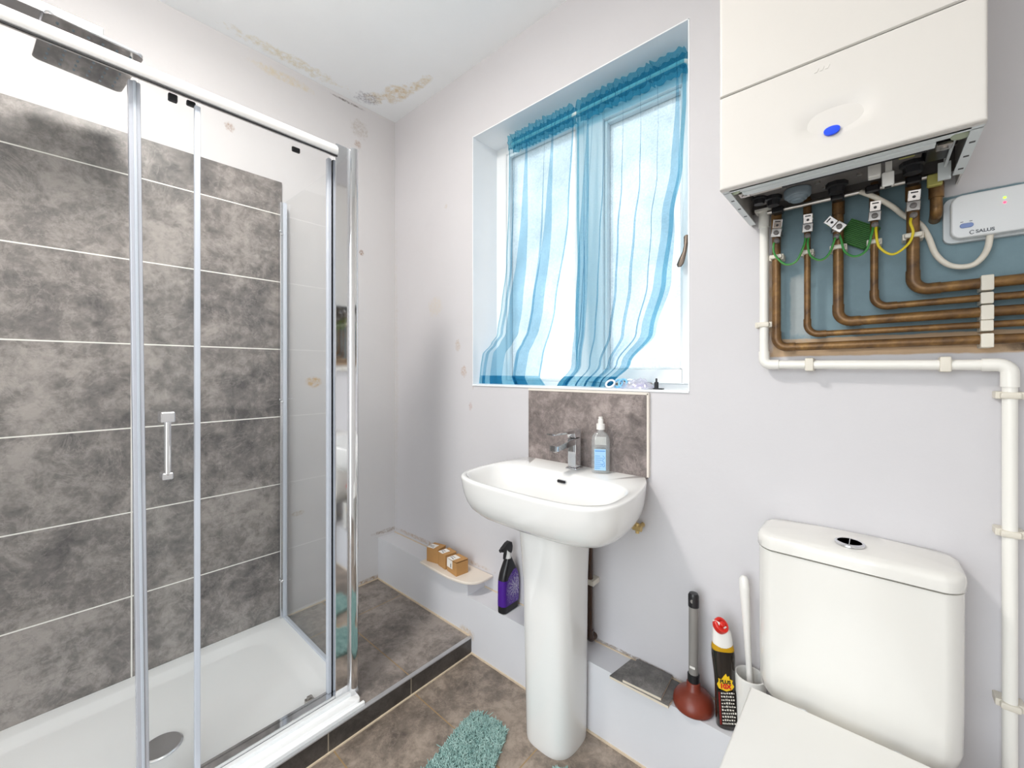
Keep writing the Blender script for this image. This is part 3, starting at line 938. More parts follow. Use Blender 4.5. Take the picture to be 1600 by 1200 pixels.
part('edge_stile', MB().box(.604, .626, -1.108, -1.086, TZ + .022, 1.822, .003, 2, 0, LEAN), M['stile'], fp, 'ribbed silver stile')
part('stile_rib', MB().box(.626, .629, -1.100, -1.094, TZ + .022, 1.822, .001, 1, 0, LEAN), M['seal'], fp)
part('inner_stile', MB().box(.606, .622, -.642, -.630, TZ + .022, 1.822, .002, 2), M['seal'], fp)
sg = part('sliding_door_glass', MB().box(.634, .640, TY0 + .05, -.982, TZ + .024, 1.828), M['glass'], enc)
part('leading_seal', MB().box(.630, .644, -.988, -.976, TZ + .024, 1.812, .002, 2), M['seal'], sg, 'pale edge seal')
hm_ = MB()
part('handle', MB().tube(fillet([(.655, -1.046, .892), (.676, -1.046, .892), (.676, -1.046, 1.028), (.655, -1.046, 1.028)], .006), .0065, 14), M['chrome'], sg, 'chrome pull handle')
for q in ((.640, .690, -1.060, -1.034, 1.020, 1.044), (.640, .682, -1.056, -1.036, .884, .900)):
    part('handle_block', MB().box(*q, .002, 1), M['satin'], sg, 'square handle block')
for y in (-1.028, -.992):
    part('roller', MB().box(.622, .634, y - .010, y + .008, 1.806 if y < -1 else 1.812, 1.824, .002, 1), M['dark_plastic'], sg, 'dark roller block')
part('roller', MB().box(.604, .612, -.745, -.722, 1.806, 1.821, .002, 1), M['dark_plastic'], fp, 'dark bracket')
rg_ = part('return_glass', MB().box(.030, .600, -.563, -.557, TZ + .004, 1.860), M['glass'], enc)
wp = MB().box(.008, .034, -.578, -.552, TZ - .002, 1.862, .002, 1)
wpo = part('wall_profile', wp, M['satin'], rg_, 'aged silver wall profile')
part('glazing_bead', MB().box(.034, .038, -.568, -.553, TZ, 1.861, .001, 1), M['seal'], wpo)
part('glass_foot', MB().box(.034, .600, -.568, -.553, TZ - .002, TZ + .008, .002, 1), M['seal'], rg_)
for z in (.255, 1.02, 1.735):
    cl = MB()
    for y in (-.580, -.572):
        cl.lathe([(.005, 0), (.005, .004), (0, .005)], (0, 0, 0), 12, 0, axis_T((.034, y + .002, z + (0 if y < -.575 else -.012)), (.05, y, z)))
    part('profile_screw', cl, M['chrome'], wpo)
part('door_guide', MB().box(.560, .578, -.69, -.665, TZ - .02, TZ + .004, .002, 1).box(.565, .573, -.685, -.670, TZ + .004, TZ + .012, .001, 1), M['steel'], enc, 'small metal door guide')

sh = thing('rain_shower', 'flat chrome rain shower head on a wide arm, high in the enclosure', 'shower', (.363, -1.95, 2.04))
hp = MB(); HT = Matrix.Translation((.295, -1.16, 2.008)) @ Matrix.Rotation(math.radians(6), 4, 'Z')
hp.prism(rrect(-.125, .125, -.092, .092, .016, 6), 0, .010, 'Z', .002, 2, 0, HT)
head = part('shower_head', hp, M['chrome'], sh)
nzm = MB().lathe([(.0022, -.0025), (.003, 0)], (0, 0, 0), 10)
nz0 = None
for i in range(8):
    for j in range(6):
        if nz0 is None:
            nz0 = part('nozzle', nzm, M['grey_knob'], head, local=True); o = nz0
        else:
            o = nz0.copy(); COL.objects.link(o); o.parent = head
        o.location = HT @ Vector((-.098 + i * .028, -.068 + j * .0272, 0)) - Vector(ORG[sh])
part('ball_joint', MB().lathe([(.018, 0), (.018, .018), (0, .018)], (.36, -1.15, 2.014), 20), M['chrome'], head)
part('shower_arm', MB().box(.335, .392, -1.95, -1.135, 2.026, 2.052, .003, 2), M['satin'], sh, 'flat bright arm')

# ------------------------------------------------------------------ toilet
CX = 1.888
toilet = thing('toilet', 'white close coupled toilet with closed square lid', 'toilet', (CX, -.3, 0))
def cring(hw, yf, z, r, bulge):
    base = rrect(-hw, hw, yf, -.004, r, 8)
    out = []
    for x, y in base:
        t = max(0, min(1, (-.02 - y) / (-.02 - yf)))
        out.append((CX + x, y - bulge * t * (1 - (x / hw) ** 2), z))
    return out
cm = MB().loft([cring(.128, -.110, .372, .03, .02), cring(.148, -.120, .380, .03, .022), cring(.160, -.126, .398, .03, .026), cring(.1655, -.1285, .425, .03, .028), cring(.1665, -.129, .50, .03, .03), cring(.167, -.13, .728, .03, .03)])
part('cistern', cm, M['ceramic_old'], toilet, angle=60)
lm = MB().loft([cring(.166, -.129, .730, .03, .03), cring(.1695, -.134, .733, .032, .031), cring(.1695, -.134, .750, .032, .031), cring(.1685, -.1325, .757, .032, .031), cring(.165, -.128, .762, .03, .031), cring(.155, -.117, .7655, .028, .03), cring(.06, -.06, .768, .02, .01)])
cl = part('cistern_lid', lm, M['ceramic_old'], toilet, angle=60)
bt = MB().lathe([(.026, 0), (.026, .004), (.022, .006), (.021, .005)], (CX, -.088, .767), 36)
bt.lathe([(.021, 0), (.021, .005)], (CX, -.088, .767), 36)
bt.box(CX - .0006, CX + .0006, -.088 - .02, -.088 + .02, .767 + .0048, .767 + .0056)
bto = part('flush_button', bt, M['satin'], cl, 'chrome dual flush button')
def lidpoly(hw, yb, yf, k):
    pts = [(CX + hw, yb), (CX - hw, yb)]
    for i in range(25):
        a = PI + PI * i / 24
        c, s_ = math.cos(a), math.sin(a)
        pts.append((CX + hw * abs(c) ** .55 * (1 if c > 0 else -1), yf + k + k * (-(abs(s_) ** .55)) + 0))
    return pts
sl = MB().prism(lidpoly(.172, -.172, -.615, .17), .405, .422, 'Z', .005, 3)
part('seat_lid', sl, M['seat'], toilet, angle=40)
part('seat_ring', MB().prism(lidpoly(.168, -.18, -.61, .17), .388, .404, 'Z', .004, 2), M['seat'], toilet, angle=40)
pm = []
for z, hw, yb, yf in ((0, .11, -.11, -.48), (.02, .112, -.11, -.485), (.15, .115, -.11, -.50), (.27, .14, -.11, -.55), (.35, .165, -.11, -.595), (.386, .170, -.11, -.602)):
    rp = cast(sup(hw, yb, yf, 0, 2.8), (0, (yb + yf) / 2), 72)
    pm.append([(CX + x, y, z) for x, y in rp])
pmb = MB().loft(pm)
part('pan', pmb, M['ceramic_old'], toilet, angle=60)
part('pan_shelf', MB().box(CX - .12, CX + .12, -.20, -.006, .35, .394, .01, 2), M['ceramic_old'], toilet)
for dx in (-.075, .075):
    part('hinge', MB().lathe([(.014, 0), (.014, .014), (.011, .017), (0, .017)], (CX + dx, -.163, .392), 18), M['chrome'], toilet, 'chrome hinge')

# ------------------------------------------------------------------ boiler
BX0, BX1, BY, BZ = 1.684, 2.056, -.30, 1.520
boiler = thing('boiler', 'white wall hung combination boiler with its underside open', 'boiler', (1.87, 0, BZ))
cb = MB()
cb.box(BX0, BX0 + .003, -.286, 0, BZ + .003, 2.22).box(BX1 - .003, BX1, -.286, 0, BZ + .003, 2.22)
cb.box(BX0, BX1, -.286, 0, 2.217, 2.222).box(BX0, BX1, -.006, 0, BZ + .05, 2.22)
cas_b = part('casing', cb, M['boiler'], boiler)
fl = MB()
fl.box(BX0, BX0 + .014, -.272, -.018, BZ, BZ + .003).box(BX1 - .014, BX1, -.272, -.07, BZ, BZ + .003).box(BX0, BX1, -.287, -.270, BZ, BZ + .003)
flo = part('bottom_flange', fl, M['boiler_grey'], cas_b, 'pale grey folded flange')
slots = MB()
for y in (-.22, -.16, -.10):
    slots.box(BX1 - .010, BX1 - .003, y - .003, y + .003, BZ - .0004, BZ + .0005)
    slots.box(BX0 + .004, BX0 + .010, y - .003, y + .003, BZ - .0004, BZ + .0005)
part('flange_slots', slots, M['dark_plastic'], flo, 'dark slots')
# lower door: a grid front with a shallow scoop above the blue dot
def door(z0, z1, y, scoop):
    mb = MB(); nx, nz = 130, 130
    def yy(x, z):
        d = 0
        if scoop:
            dx = (x - 1.874) / .066
            zb = 1.5635 + .010 * dx * dx
            if abs(dx) < 1 and z > zb:
                t = (z - zb)
                up = min(1.0, t / .024)
                dn = max(0.0, 1 - max(0.0, t - .024) / .05)
                d = .0115 * (1 - dx * dx) ** 2 * (up * up * (3 - 2 * up) * .5 + up * .5) * dn * dn * (3 - 2 * dn)
        edge = min(x - BX0, BX1 - x, z - z0, z1 - z)
        rd_ = .004
        if edge < rd_:
            d += rd_ - math.sqrt(max(0, rd_ ** 2 - (rd_ - edge) ** 2))
        return y + d
    xs = [BX0 + (BX1 - BX0) * t for t in [0, .002, .005, .01] + [.01 + .98 * i / nx for i in range(1, nx)] + [.99, .995, .998, 1]]
    zs = [z0 + (z1 - z0) * t for t in [0, .004, .01, .02] + [.02 + .96 * i / nz for i in range(1, nz)] + [.98, .99, .996, 1]]
    vv = [(x, yy(x, z), z) for z in zs for x in xs]; w = len(xs)
    mb.add(vv, [(j * w + i, j * w + i + 1, (j + 1) * w + i + 1, (j + 1) * w + i) for j in range(len(zs) - 1) for i in range(w - 1)])
    mb.box(BX0, BX1, y + .0045, y + .016, z0, z1)
    return mb
part('lower_door', door(BZ - .001, 1.7115, BY, True), M['boiler'], boiler, angle=30)
part('upper_panel', door(1.7140, 2.22, BY + .001, False), M['boiler'], boiler, angle=30)
part('door_seam', MB().box(BX0 + .002, BX1 - .002, BY + .006, BY + .012, 1.708, 1.717), M['dark_plastic'], boiler, 'dark seam line')
dot = MB().lathe([(.0118, 0), (.0118, .0025), (.010, .0032), (0, .0032)], (0, 0, 0), 32, 0, axis_T((1.8705, BY + .0022, 1.5735), (1.8705, BY + .0022 - .87, 1.5735 + .49)))
part('indicator', dot, M['blue'], boiler, 'round blue indicator')
tk_ = MB()
for k in range(3):
    tk_.prism([(1.845 + k * .008, 1.688), (1.849 + k * .008, 1.688), (1.852 + k * .008, 1.694), (1.848 + k * .008, 1.694)], BY - .0006, BY + .001, 'Y')
part('embossed_mark', tk_, M['boiler'], boiler)
fs = MB()
fs.box(BX0 + .014, BX1 - .014, -.288, -.276, BZ, BZ + .004).box(BX0 + .02, BX1 - .02, -.276, -.245, BZ + .006, BZ + .010)
fs.box(BX0 + .03, BX1 - .05, -.245, -.225, BZ + .003, BZ + .012, .001, 1)
fso = part('fascia_strip', fs, M['boiler_grey'], boiler, 'pale grey underside fascia')
part('fascia_groove', MB().box(BX0 + .03, BX1 - .06, -.262, -.257, BZ + .0052, BZ + .0065).box(BX0 + .10, BX1 - .06, -.224, -.221, BZ + .002, BZ + .012), M['dark_plastic'], fso, 'dark groove')
part('inner_rail', MB().tube([(BX0 + .03, -.212, BZ + .012), (BX0 + .16, -.212, BZ + .013)], .007, 12).tube([(BX0 + .18, -.208, BZ + .014), (BX1 - .05, -.208, BZ + .016)], .004, 10), M['steel'], boiler, 'steel rail')
part('chassis_plate', MB().box(BX0 + .004, BX1 - .004, -.215, -.03, BZ + .075, BZ + .08).box(BX0 + .03, BX1 - .06, -.200, -.052, BZ + .034, BZ + .037), M['plate'], boiler, 'dull steel chassis plate')
part('inner_back', MB().box(BX0 + .004, BX1 - .004, -.008, -.0062, BZ + .03, BZ + .08), M['plate'], boiler)
jig = MB().tube([(BX0 + .045, -.048, BZ + .014), (BX1 - .02, -.048, BZ + .016)], .0055, 12)
part('pipe_jig_rail', jig, M['steel'], boiler, 'long steel rail above the pipes')
gk = MB().lathe([(0, -.034), (.012, -.034), (.013, -.031), (.018, -.030), (.020, -.025), (.024, -.024), (.026, -.020), (.026, -.008), (.022, -.004), (.022, .02)], (1.797, -.105, BZ + .040), 28)
part('pressure_knob', gk, M['grey_knob'], boiler, 'round grey pressure knob')
for x, y, r, h in ((1.722, -.11, .016, .034), (1.748, -.095, .018, .04), (1.866, -.085, .02, .04), (1.985, -.10, .020, .04)):
    v = MB().lathe([(r * .7, -h), (r * .75, -h * .7), (r, -h * .65), (r, -h * .25), (r * .8, -h * .2), (r * .8, .02)], (x, y, BZ + .052), 8)
    part('valve_body', v, M['dark_plastic'], boiler, 'dark valve body')
for x in (1.752, 1.866, 1.925, 1.988):
    part('valve_cap', MB().box(x - .012, x + .012, -.066, -.042, BZ + .004, BZ + .02, .003, 1), M['black'], boiler, 'black valve cap')
for q in ((2.0, 2.035, -.17, -.10, BZ + .025, BZ + .07), (1.925, 1.96, -.20, -.15, BZ + .03, BZ + .07)):
    part('motor_block', MB().box(*q, .004, 2), M['black'], boiler, 'black motor block')
for x, y in ((1.70, -.255), (2.035, -.245)):
    part('end_bush', MB().lathe([(.012, -.012), (.014, -.008), (.014, .02)], (x, y, BZ + .016), 16), plain('bush', lin(176, 186, 160), .5), boiler, 'pale green end bush')
for x, y in ((1.715, -.225), (2.018, -.215)):
    part('fixing_bracket', MB().box(x - .010, x + .010, y - .012, y + .012, BZ + .004, BZ + .010, .001, 1).lathe([(.005, -.004), (.005, .001)], (x, y, BZ + .005), 12), M['steel'], boiler, 'bright fixing bracket')
for x, y in ((1.775, -.14), (1.835, -.12), (1.845, -.08), (1.905, -.11), (1.955, -.085), (1.735, -.06)):
    part('screw', MB().lathe([(.0045, -.006), (.0045, .01)], (x, y, BZ + .036), 10), M['steel'], boiler, 'bright screw')
part('white_connector', MB().box(1.918, 1.938, -.155, -.135, BZ + .004, BZ + .03, .003, 2), M['white_plastic'], boiler, 'white connector')
lk = MB().box(1.944, 1.954, -.150, -.142, BZ + .005, BZ + .04, .001, 1).box(1.939, 1.957, -.156, -.140, BZ - .020, BZ + .008, .003, 2)
lko = part('filling_key', lk, M['white_plastic'], boiler, 'hanging white filling key')
part('key_slot', MB().box(1.943, 1.953, -.152, -.144, BZ - .0206, BZ - .018), M['dark_plastic'], lko)
for q in ((2.008, 2.030, -.060, -.046, BZ - .008, BZ + .016), (1.962, 1.985, -.175, -.165, BZ + .02, BZ + .032)):
    part('yellow_tag', MB().box(*q, .002, 1), M['yellow_tag'], boiler, 'yellow tag')
cbk = MB().box(BX1 - .034, BX1 - .016, -.072, -.066, BZ - .004, BZ + .03).box(BX1 - .026, BX1 - .022, -.20, -.07, BZ + .02, BZ + .06)
part('side_bracket', cbk, M['boiler_grey'], boiler)

# ------------------------------------------------------------------ copper pipes, clamps, wires
PY = -.030
pipes = [('leftmost and lowest', 1.745, 1.199, .0095, 1.535), ('thin second from left', 1.808, 1.228, .0066, 1.555), ('thick third from left', 1.866, 1.253, .0100, 1.555), ('thin fourth from left', 1.928, 1.281, .0070, 1.555), ('rightmost and highest', 1.989, 1.310, .0105, 1.555)]
for k, (lab, x, z, r, zt) in enumerate(pipes):
    root = thing('copper_pipe', 'aged copper pipe under the boiler, %s of the five' % lab, 'pipe', (x, PY, z), 'copper pipes under the boiler')
    part('tube', MB().tube(fillet([(x, PY, zt), (x, PY, z), (2.30, PY, z + .004)], .020 + r * .4, 9), r, 18), M['copper'], root)
    el = MB()
    el.tube(fillet([(x, PY, z + .030 + r), (x, PY, z), (x + .030 + r, PY, z + .0005)], .020 + r * .4, 9), r + .0012, 18)
    part('elbow', el, M['copper'], root, 'soldered elbow')
    part('collar', MB().tube([(x, PY, zt - .055), (x, PY, zt - .005)], r + .0018, 18), M['copper'], root)
    # bracket on the run: white clip block
    ww = r + .0042
    c = MB().box(2.082, 2.099, PY - r - .005, 0, z - ww, z + ww, .002, 2)
    solo('pipe_clip', c, M['pipe_clip'], 'white clip block holding the %s copper pipe at the right' % ('lowest', 'second lowest', 'middle', 'second highest', 'highest')[k], 'pipe clip', (2.09, 0, z), 'white clip blocks in a column on the copper pipes')
    c2 = MB().box(x - r - .006, x + r + .006, PY - r * .3, 0, 1.417, 1.431, .002, 2).box(x - r - .003, x + r + .003, PY - r - .004, PY, 1.419, 1.429, .003, 2)
    solo('pipe_clip', c2, M['pipe_clip'], 'white clip at the top of the copper pipe that is %s' % lab, 'pipe clip', (x, 0, 1.424), 'white clips on the upright copper pipes')

clamps = [(1.748, 1.487, .0095, 10, 'on the leftmost copper pipe'), (1.810, 1.486, .0066, 3, 'on the second copper pipe from the left'), (1.864, 1.472, .0100, -48, 'twisted sideways over the green card'), (1.929, 1.484, .0070, 3, 'on the fourth copper pipe, right of the green card'), (1.989, 1.489, .0105, 3, 'on the rightmost copper pipe')]
for x, z, r, ang, lab in clamps:
    root = thing('earth_clamp', 'bright steel earth clamp ' + lab, 'clamp', (x, PY, z), 'earth clamps on the copper pipes')
    R = Matrix.Translation((x, PY - r - .002, z)) @ Matrix.Rotation(math.radians(ang), 4, 'Y')
    part('clamp_plate', MB().box(-.0105, .0105, -.004, .001, -.016, .004, .001, 1, 0, R), M['steel'], root)
    R2 = R @ Matrix.Translation((0, -.003, .006)) @ Matrix.Rotation(math.radians(28), 4, 'X')
    tg = MB().box(-.0095, .0095, -.002, .001, -.001, .021, .001, 1, 0, R2)
    tgo = part('clamp_tongue', tg, M['chrome'], root, 'upturned bright tongue')
    part('tongue_slot', MB().box(-.0055, .0055, -.0025, -.0015, .0145, .017, 0, 1, 0, R2).lathe([(.0028, 0), (.0028, .001)], (0, 0, 0), 12, 0, R2 @ axis_T((0, -.0018, .007), (0, -.1, .007))), M['dark_plastic'], tgo, 'dark slot')
    part('clamp_screw', MB().lathe([(.0055, 0), (.0055, .005), (.003, .006), (0, .006)], (0, 0, 0), 12, 0, R @ axis_T((0, -.004, -.006), (0, -.1, -.006))), M['plate'], root)
    part('clamp_band', MB().tube([(x, PY, z - .012), (x, PY, z - .004)], r + .0016, 18), M['steel'], root)
    part('terminal', MB().lathe([(.006, 0), (.006, .010), (.003, .012), (0, .012)], (0, 0, 0), 12, 0, axis_T((x, PY - r, z - .026), (x, PY - r - .1, z - .026))), M['plate'], root)
def wire(pts, lab):
    mb = MB().tube(spline(pts, 9), .0024, 10, ring_mi=lambda i: 0 if i in ((2, 7) if 'rightmost' not in lab else (0, 1, 3, 4, 5, 6, 7, 9)) else 1)
    solo('earth_wire', mb, [M['wire_yellow'], M['wire_green']], 'green and yellow earth wire looping between the ' + lab, 'wire', pts[0], 'earth wires under the boiler')
WY = -.052
wire([(1.744, -.045, 1.459), (1.742, WY, 1.447), (1.746, WY, 1.424), (1.766, WY, 1.399), (1.788, WY, 1.402), (1.802, WY, 1.432), (1.806, -.042, 1.458)], 'first and second copper pipes')
wire([(1.812, -.042, 1.458), (1.811, WY, 1.439), (1.816, WY, 1.411), (1.834, WY, 1.397), (1.850, WY, 1.407), (1.860, WY, 1.436), (1.862, -.045, 1.450)], 'second and third copper pipes')
wire([(1.868, -.045, 1.450), (1.872, WY, 1.436), (1.879, WY, 1.407), (1.897, WY, 1.394), (1.915, WY, 1.404), (1.924, WY, 1.438), (1.926, -.042, 1.456)], 'third and fourth copper pipes')
wire([(1.931, -.042, 1.456), (1.931, WY, 1.438), (1.936, WY, 1.407), (1.957, WY, 1.387), (1.980, WY, 1.403), (1.988, WY, 1.426), (1.984, WY, 1.447), (1.986, -.045, 1.460)], 'fourth and rightmost copper pipes')

gc = MB(); GT = Matrix.Translation((1.900, -.012, 1.452)) @ Matrix.Rotation(math.radians(33), 4, 'Y')
gc.box(-.030, .030, -.003, .003, -.026, .026, .001, 1, 0, GT)
for k in range(14):
    gc.box(-.029, .029, -.0065, -.003, -.0245 + k * .0037, -.0225 + k * .0037, 0, 1, 0, GT)
solo('ridged_card', gc, M['green_card'], 'small ridged green card tucked behind the copper pipes', 'card', (1.900, -.012, 1.452))

mb = MB().tube(spline([(1.905, -.05, 1.535), (1.931, -.052, 1.514), (1.957, -.032, 1.494), (1.977, -.0122, 1.474), (2.000, -.0122, 1.452), (2.012, -.02, 1.421), (2.022, -.024, 1.383), (2.037, -.026, 1.359), (2.055, -.026, 1.349), (2.074, -.026, 1.350), (2.087, -.026, 1.364), (2.094, -.024, 1.383), (2.097, -.022, 1.410)], 8), .0052, 12)
solo('mains_cable', mb, M['cable'], 'thick cream cable looping down from the boiler to the white receiver box', 'cable', (2.055, -.026, 1.349))
gp = MB().tube(fillet([(2.023, -.032, 1.53), (2.023, -.032, 1.462), (2.023, 0, 1.458)], .012), .0095, 16).tube([(2.023, -.032, 1.494), (2.023, -.032, 1.525)], .0115, 16)
solo('stub_pipe', gp, M['copper'], 'short copper stub pipe entering the wall beside the receiver box', 'pipe', (2.023, 0, 1.46))

rc = thing('receiver_box', 'white heating receiver box with two small lights, right of the pipes', 'receiver', (2.09, 0, 1.44))
def tilt(mb):
    return mb
part('back_plate', MB().prism(rrect(2.034, 2.158, 1.400, 1.492, .014, 6), -.014, 0, 'Y', .002, 2), M['box_base'], rc)
fc = part('front_cover', MB().prism(rrect(2.043, 2.155, 1.404, 1.489, .016, 8), -.036, -.014, 'Y', .004, 3), M['box_plastic'], rc)
TT = lambda x, z: frame_T((x, -.0364, z), (1, 0, 0), (0, 0, 1))
text('brand_lettering', 'SALUS', .0088, M['ink'], fc, TT(2.0885, 1.4125), bold=.0002)
lg = MB().tube([(2.0715 + .0030 * math.cos(a), -.0364, 1.4125 + .0035 * math.sin(a)) for a in [.6 + 5.0 * k / 14 for k in range(15)]], .0006, 6)
part('brand_mark', lg, M['ink'], fc)
part('slide_switch', MB().prism(rrect(2.055, 2.0735, 1.4225, 1.4315, .0044, 6), -.0385, -.036, 'Y', .0008, 1), M['button_blue'], fc, 'blue oval slide switch')
part('switch_ticks', MB().box(2.056, 2.060, -.0365, -.036, 1.4345, 1.4355).box(2.068, 2.072, -.0365, -.036, 1.4345, 1.4355), M['ink'], fc)
def led(name, c, k):
    n = N(name); em = n.n('Emission'); em.inputs[0].default_value = c; em.inputs[1].default_value = k
    return n.done(em.outputs[0])
for z, nm, c in ((1.4685, 'green_light', (.3, 1, .05, 1)), (1.4595, 'red_light', (1, .06, .12, 1))):
    part(nm, MB().lathe([(.0022, 0), (.0018, .001), (0, .0013)], (0, 0, 0), 12, 0, axis_T((2.113, -.036, z), (2.113, -.1, z))), led(nm, c, 3.0), fc, nm.replace('_', ' '))

# ------------------------------------------------------------------ white condensate pipe and its clips
cpr = thing('condensate_pipe', 'white plastic waste pipe running below the copper pipes and down to the floor', 'pipe', (2.121, -.025, 0))
WPY = -.025
part('tube', MB().tube(fillet([(1.718, WPY, 1.55), (1.7175, WPY, 1.157), (2.121, WPY, 1.152), (2.121, WPY, .0)], .02, 9), .0102, 20), M['pipe_white'], cpr)
part('elbow', MB().tube(fillet([(1.7175, WPY, 1.190), (1.7175, WPY, 1.157), (1.750, WPY, 1.1566)], .015, 9), .0120, 20), M['pipe_white'], cpr)
part('elbow', MB().tube(fillet([(2.085, WPY, 1.1525), (2.121, WPY, 1.152), (2.121, WPY, 1.110)], .016, 9), .0125, 20), M['pipe_white'], cpr)
part('boiler_socket', MB().tube([(1.718, WPY, 1.505), (1.718, WPY, 1.545)], .0125, 20).box(1.700, 1.736, -.045, -.01, 1.543, 1.549), M['pipe_white'], cpr)
for (x, z, hor, lab) in ((1.717, 1.258, 0, 'on the upright length left of the copper'), (1.812, 1.155, 1, 'on the level length towards its left end'), (2.036, 1.153, 1, 'on the level length towards its right end'), (2.121, 1.094, 0, 'just below the right hand elbow'), (2.121, .832, 0, 'level with the cistern lid'), (2.121, .506, 0, 'lowest of all, beside the cistern')):
    c = MB()
    if hor:
        c.box(x - .0085, x + .0085, WPY - .0125, 0, z - .0145, z + .0165, .003, 2)
    else:
        c.box(x - .019, x + .019, WPY - .004, 0, z - .007, z + .007, .002, 2).box(x - .0135, x + .0135, WPY - .013, WPY, z - .0065, z + .0065, .004, 2)
    solo('waste_pipe_clip', c, M['pipe_clip'], 'cream clip on the white waste pipe, ' + lab, 'pipe clip', (x, 0, z), 'clips on the white waste pipe')

# ------------------------------------------------------------------ brown pipe behind the pedestal, brass valve
bp = thing('brown_pipe', 'dark brown painted pipe rising behind the pedestal', 'pipe', (1.212, -.03, .235))
part('tube', MB().tube([(1.213, -.03, .66), (1.213, -.03, .262)], .0105, 16), M['brown_pipe'], bp)
part('lower_elbow', MB().tube(fillet([(1.213, -.03, .275), (1.213, -.03, .242), (1.213, -.0, .240)], .012), .0122, 16), M['brown_pipe'], bp)
part('pipe_bracket', MB().box(1.195, 1.234, -.044, 0, .428, .446, .003, 2), M['pipe_clip'], bp, 'white bracket')
bv = MB().tube([(1.372, -.04, .66), (1.398, -.04, .66)], .009, 8).tube([(1.385, -.04, .645), (1.385, -.04, .675)], .006, 10).tube([(1.385, -.04, .66), (1.385, 0, .66)], .007, 10)
solo('isolating_valve', bv, M['brass'], 'small brass valve peeping out right of the basin underside', 'valve', (1.385, 0, .66))

# ------------------------------------------------------------------ things on the ledge
LZ, HZ = .222, .277
bdp = [(.398, -.002)] + [(p.x, p.y) for p in spline([(.400, -.128, 0), (.50, -.132, 0), (.60, -.134, 0), (.68, -.120, 0), (.722, -.090, 0), (.735, -.048, 0), (.734, -.002, 0)], 6)]
solo('shelf_board', MB().prism(bdp, HZ, HZ + .010, 'Z', .002, 1), M['board'], 'loose cream board with a rounded end on top of the ledge', 'board', (.56, -.07, HZ))
BT = HZ + .010
def carton(x, y, rz, w, d, h, lab, flap):
    t = thing('cardboard_box', lab, 'box', (x, y, BT), 'small cardboard boxes on the ledge')
    t.rotation_euler = (0, 0, math.radians(rz))
    part('carton', MB().box(-w / 2, w / 2, -d / 2, d / 2, 0, h, .0012, 1), M['card'], t, local=True)
    F = Matrix.Translation((-w / 2, 0, h + .0006)) @ Matrix.Rotation(math.radians(-flap), 4, 'Y')
    f_ = part('lid_flap', MB().box(0, w + .001, -d / 2, d / 2, 0, .0012, 0, 1, 0, F), M['card'], t, local=True)
    lp = MB().box(w * .04, w * .62, -d / 2 - .0004, d * .18, .0012, .0018, 0, 1, 0, F)
    if flap > 2:
        lp.box(-w / 2 + .003, w * .10, -d / 2 - .0006, -d / 2 + .0002, h * .38, h + .0006)
    lpo = part('address_label', lp, M['paper'], f_, 'white label', local=True)
    tx_ = MB().box(w * .10, w * .30, -d * .28, -d * .22, .0018, .0021, 0, 1, 0, F).box(w * .10, w * .42, -d * .14, -d * .09, .0018, .0021, 0, 1, 0, F).box(w * .36, w * .5, -d * .36, -d * .28, .0018, .0021, 0, 1, 0, F)
    if flap > 2:
        tx_.box(-w * .10, -w * .03, -d / 2 - .0009, -d / 2 - .0006, h * .45, h * .75)
    part('label_print', tx_, M['print'], lpo, local=True)
    return t
carton(.446, -.072, 12, .066, .055, .062, 'small cardboard box at the left end of the row of three', 0.5)
carton(.523, -.072, -8, .058, .058, .060, 'small cardboard box in the middle of the row of three', 0.5)
c3 = carton(.597, -.078, -8, .074, .060, .054, 'small cardboard box at the right end, its lid slightly lifted', 3)

sb = thing('spray_bottle', 'black and purple trigger spray bottle standing on the low ledge', 'bottle', (.868, -.056, LZ))
def br2(w, d, z, cy=0, r=.8):
    return [(x, y + cy, z) for x, y in rrect(-w, w, -d, d, min(w, d) * r, 6)]
part('bottle_body', MB().loft([br2(.017, .042, 0), br2(.020, .046, .003), br2(.020, .0465, .03), br2(.0195, .046, .10), br2(.0195, .044, .130), br2(.0185, .038, .150), br2(.0165, .027, .172), br2(.0145, .0185, .188), br2(.0135, .0145, .196), br2(.0125, .013, .200)]), M['black'], sb, local=True)
part('purple_sleeve', MB().loft([br2(.0206, .0472, .028), br2(.0202, .0466, .10), br2(.0200, .0454, .124)], False, False), M['purple'], sb, 'purple sleeve', local=True)
part('burst_label', MB().loft([[(.0212, -.030, .030), (.0212, .038, .030)], [(.0208, -.034, .10), (.0208, .040, .10)], [(.0204, -.020, .134), (.0204, .036, .134)], [(.0188, .010, .156), (.0188, .026, .156)]], closed=False), M['burst'], sb, 'purple label with a white starburst', local=True)
part('collar', MB().lathe([(.0135, 0), (.0135, .010), (.010, .020), (.008, .030)], (0, -.002, .199), 24), M['white_plastic'], sb, 'white collar', local=True)
th = part('trigger_head', MB().prism([(.016, .224), (.018, .240), (.014, .256), (.002, .262), (-.014, .258), (-.030, .248), (-.038, .244), (-.040, .232), (-.030, .230), (-.018, .236), (-.010, .232), (-.004, .220), (.010, .214)], -.0095, .0095, 'X', .003, 2), M['black'], sb, local=True)
part('trigger', MB().prism([(-.010, .236), (-.018, .234), (-.024, .216), (-.026, .200), (-.021, .199), (-.015, .214)], -.005, .005, 'X', .0015, 1), M['black'], th, local=True)
part('nozzle', MB().lathe([(.007, 0), (.007, .008), (0, .008)], (0, 0, 0), 10, 0, axis_T((0, -.037, .238), (0, -.1, .236))), M['black'], th, local=True)

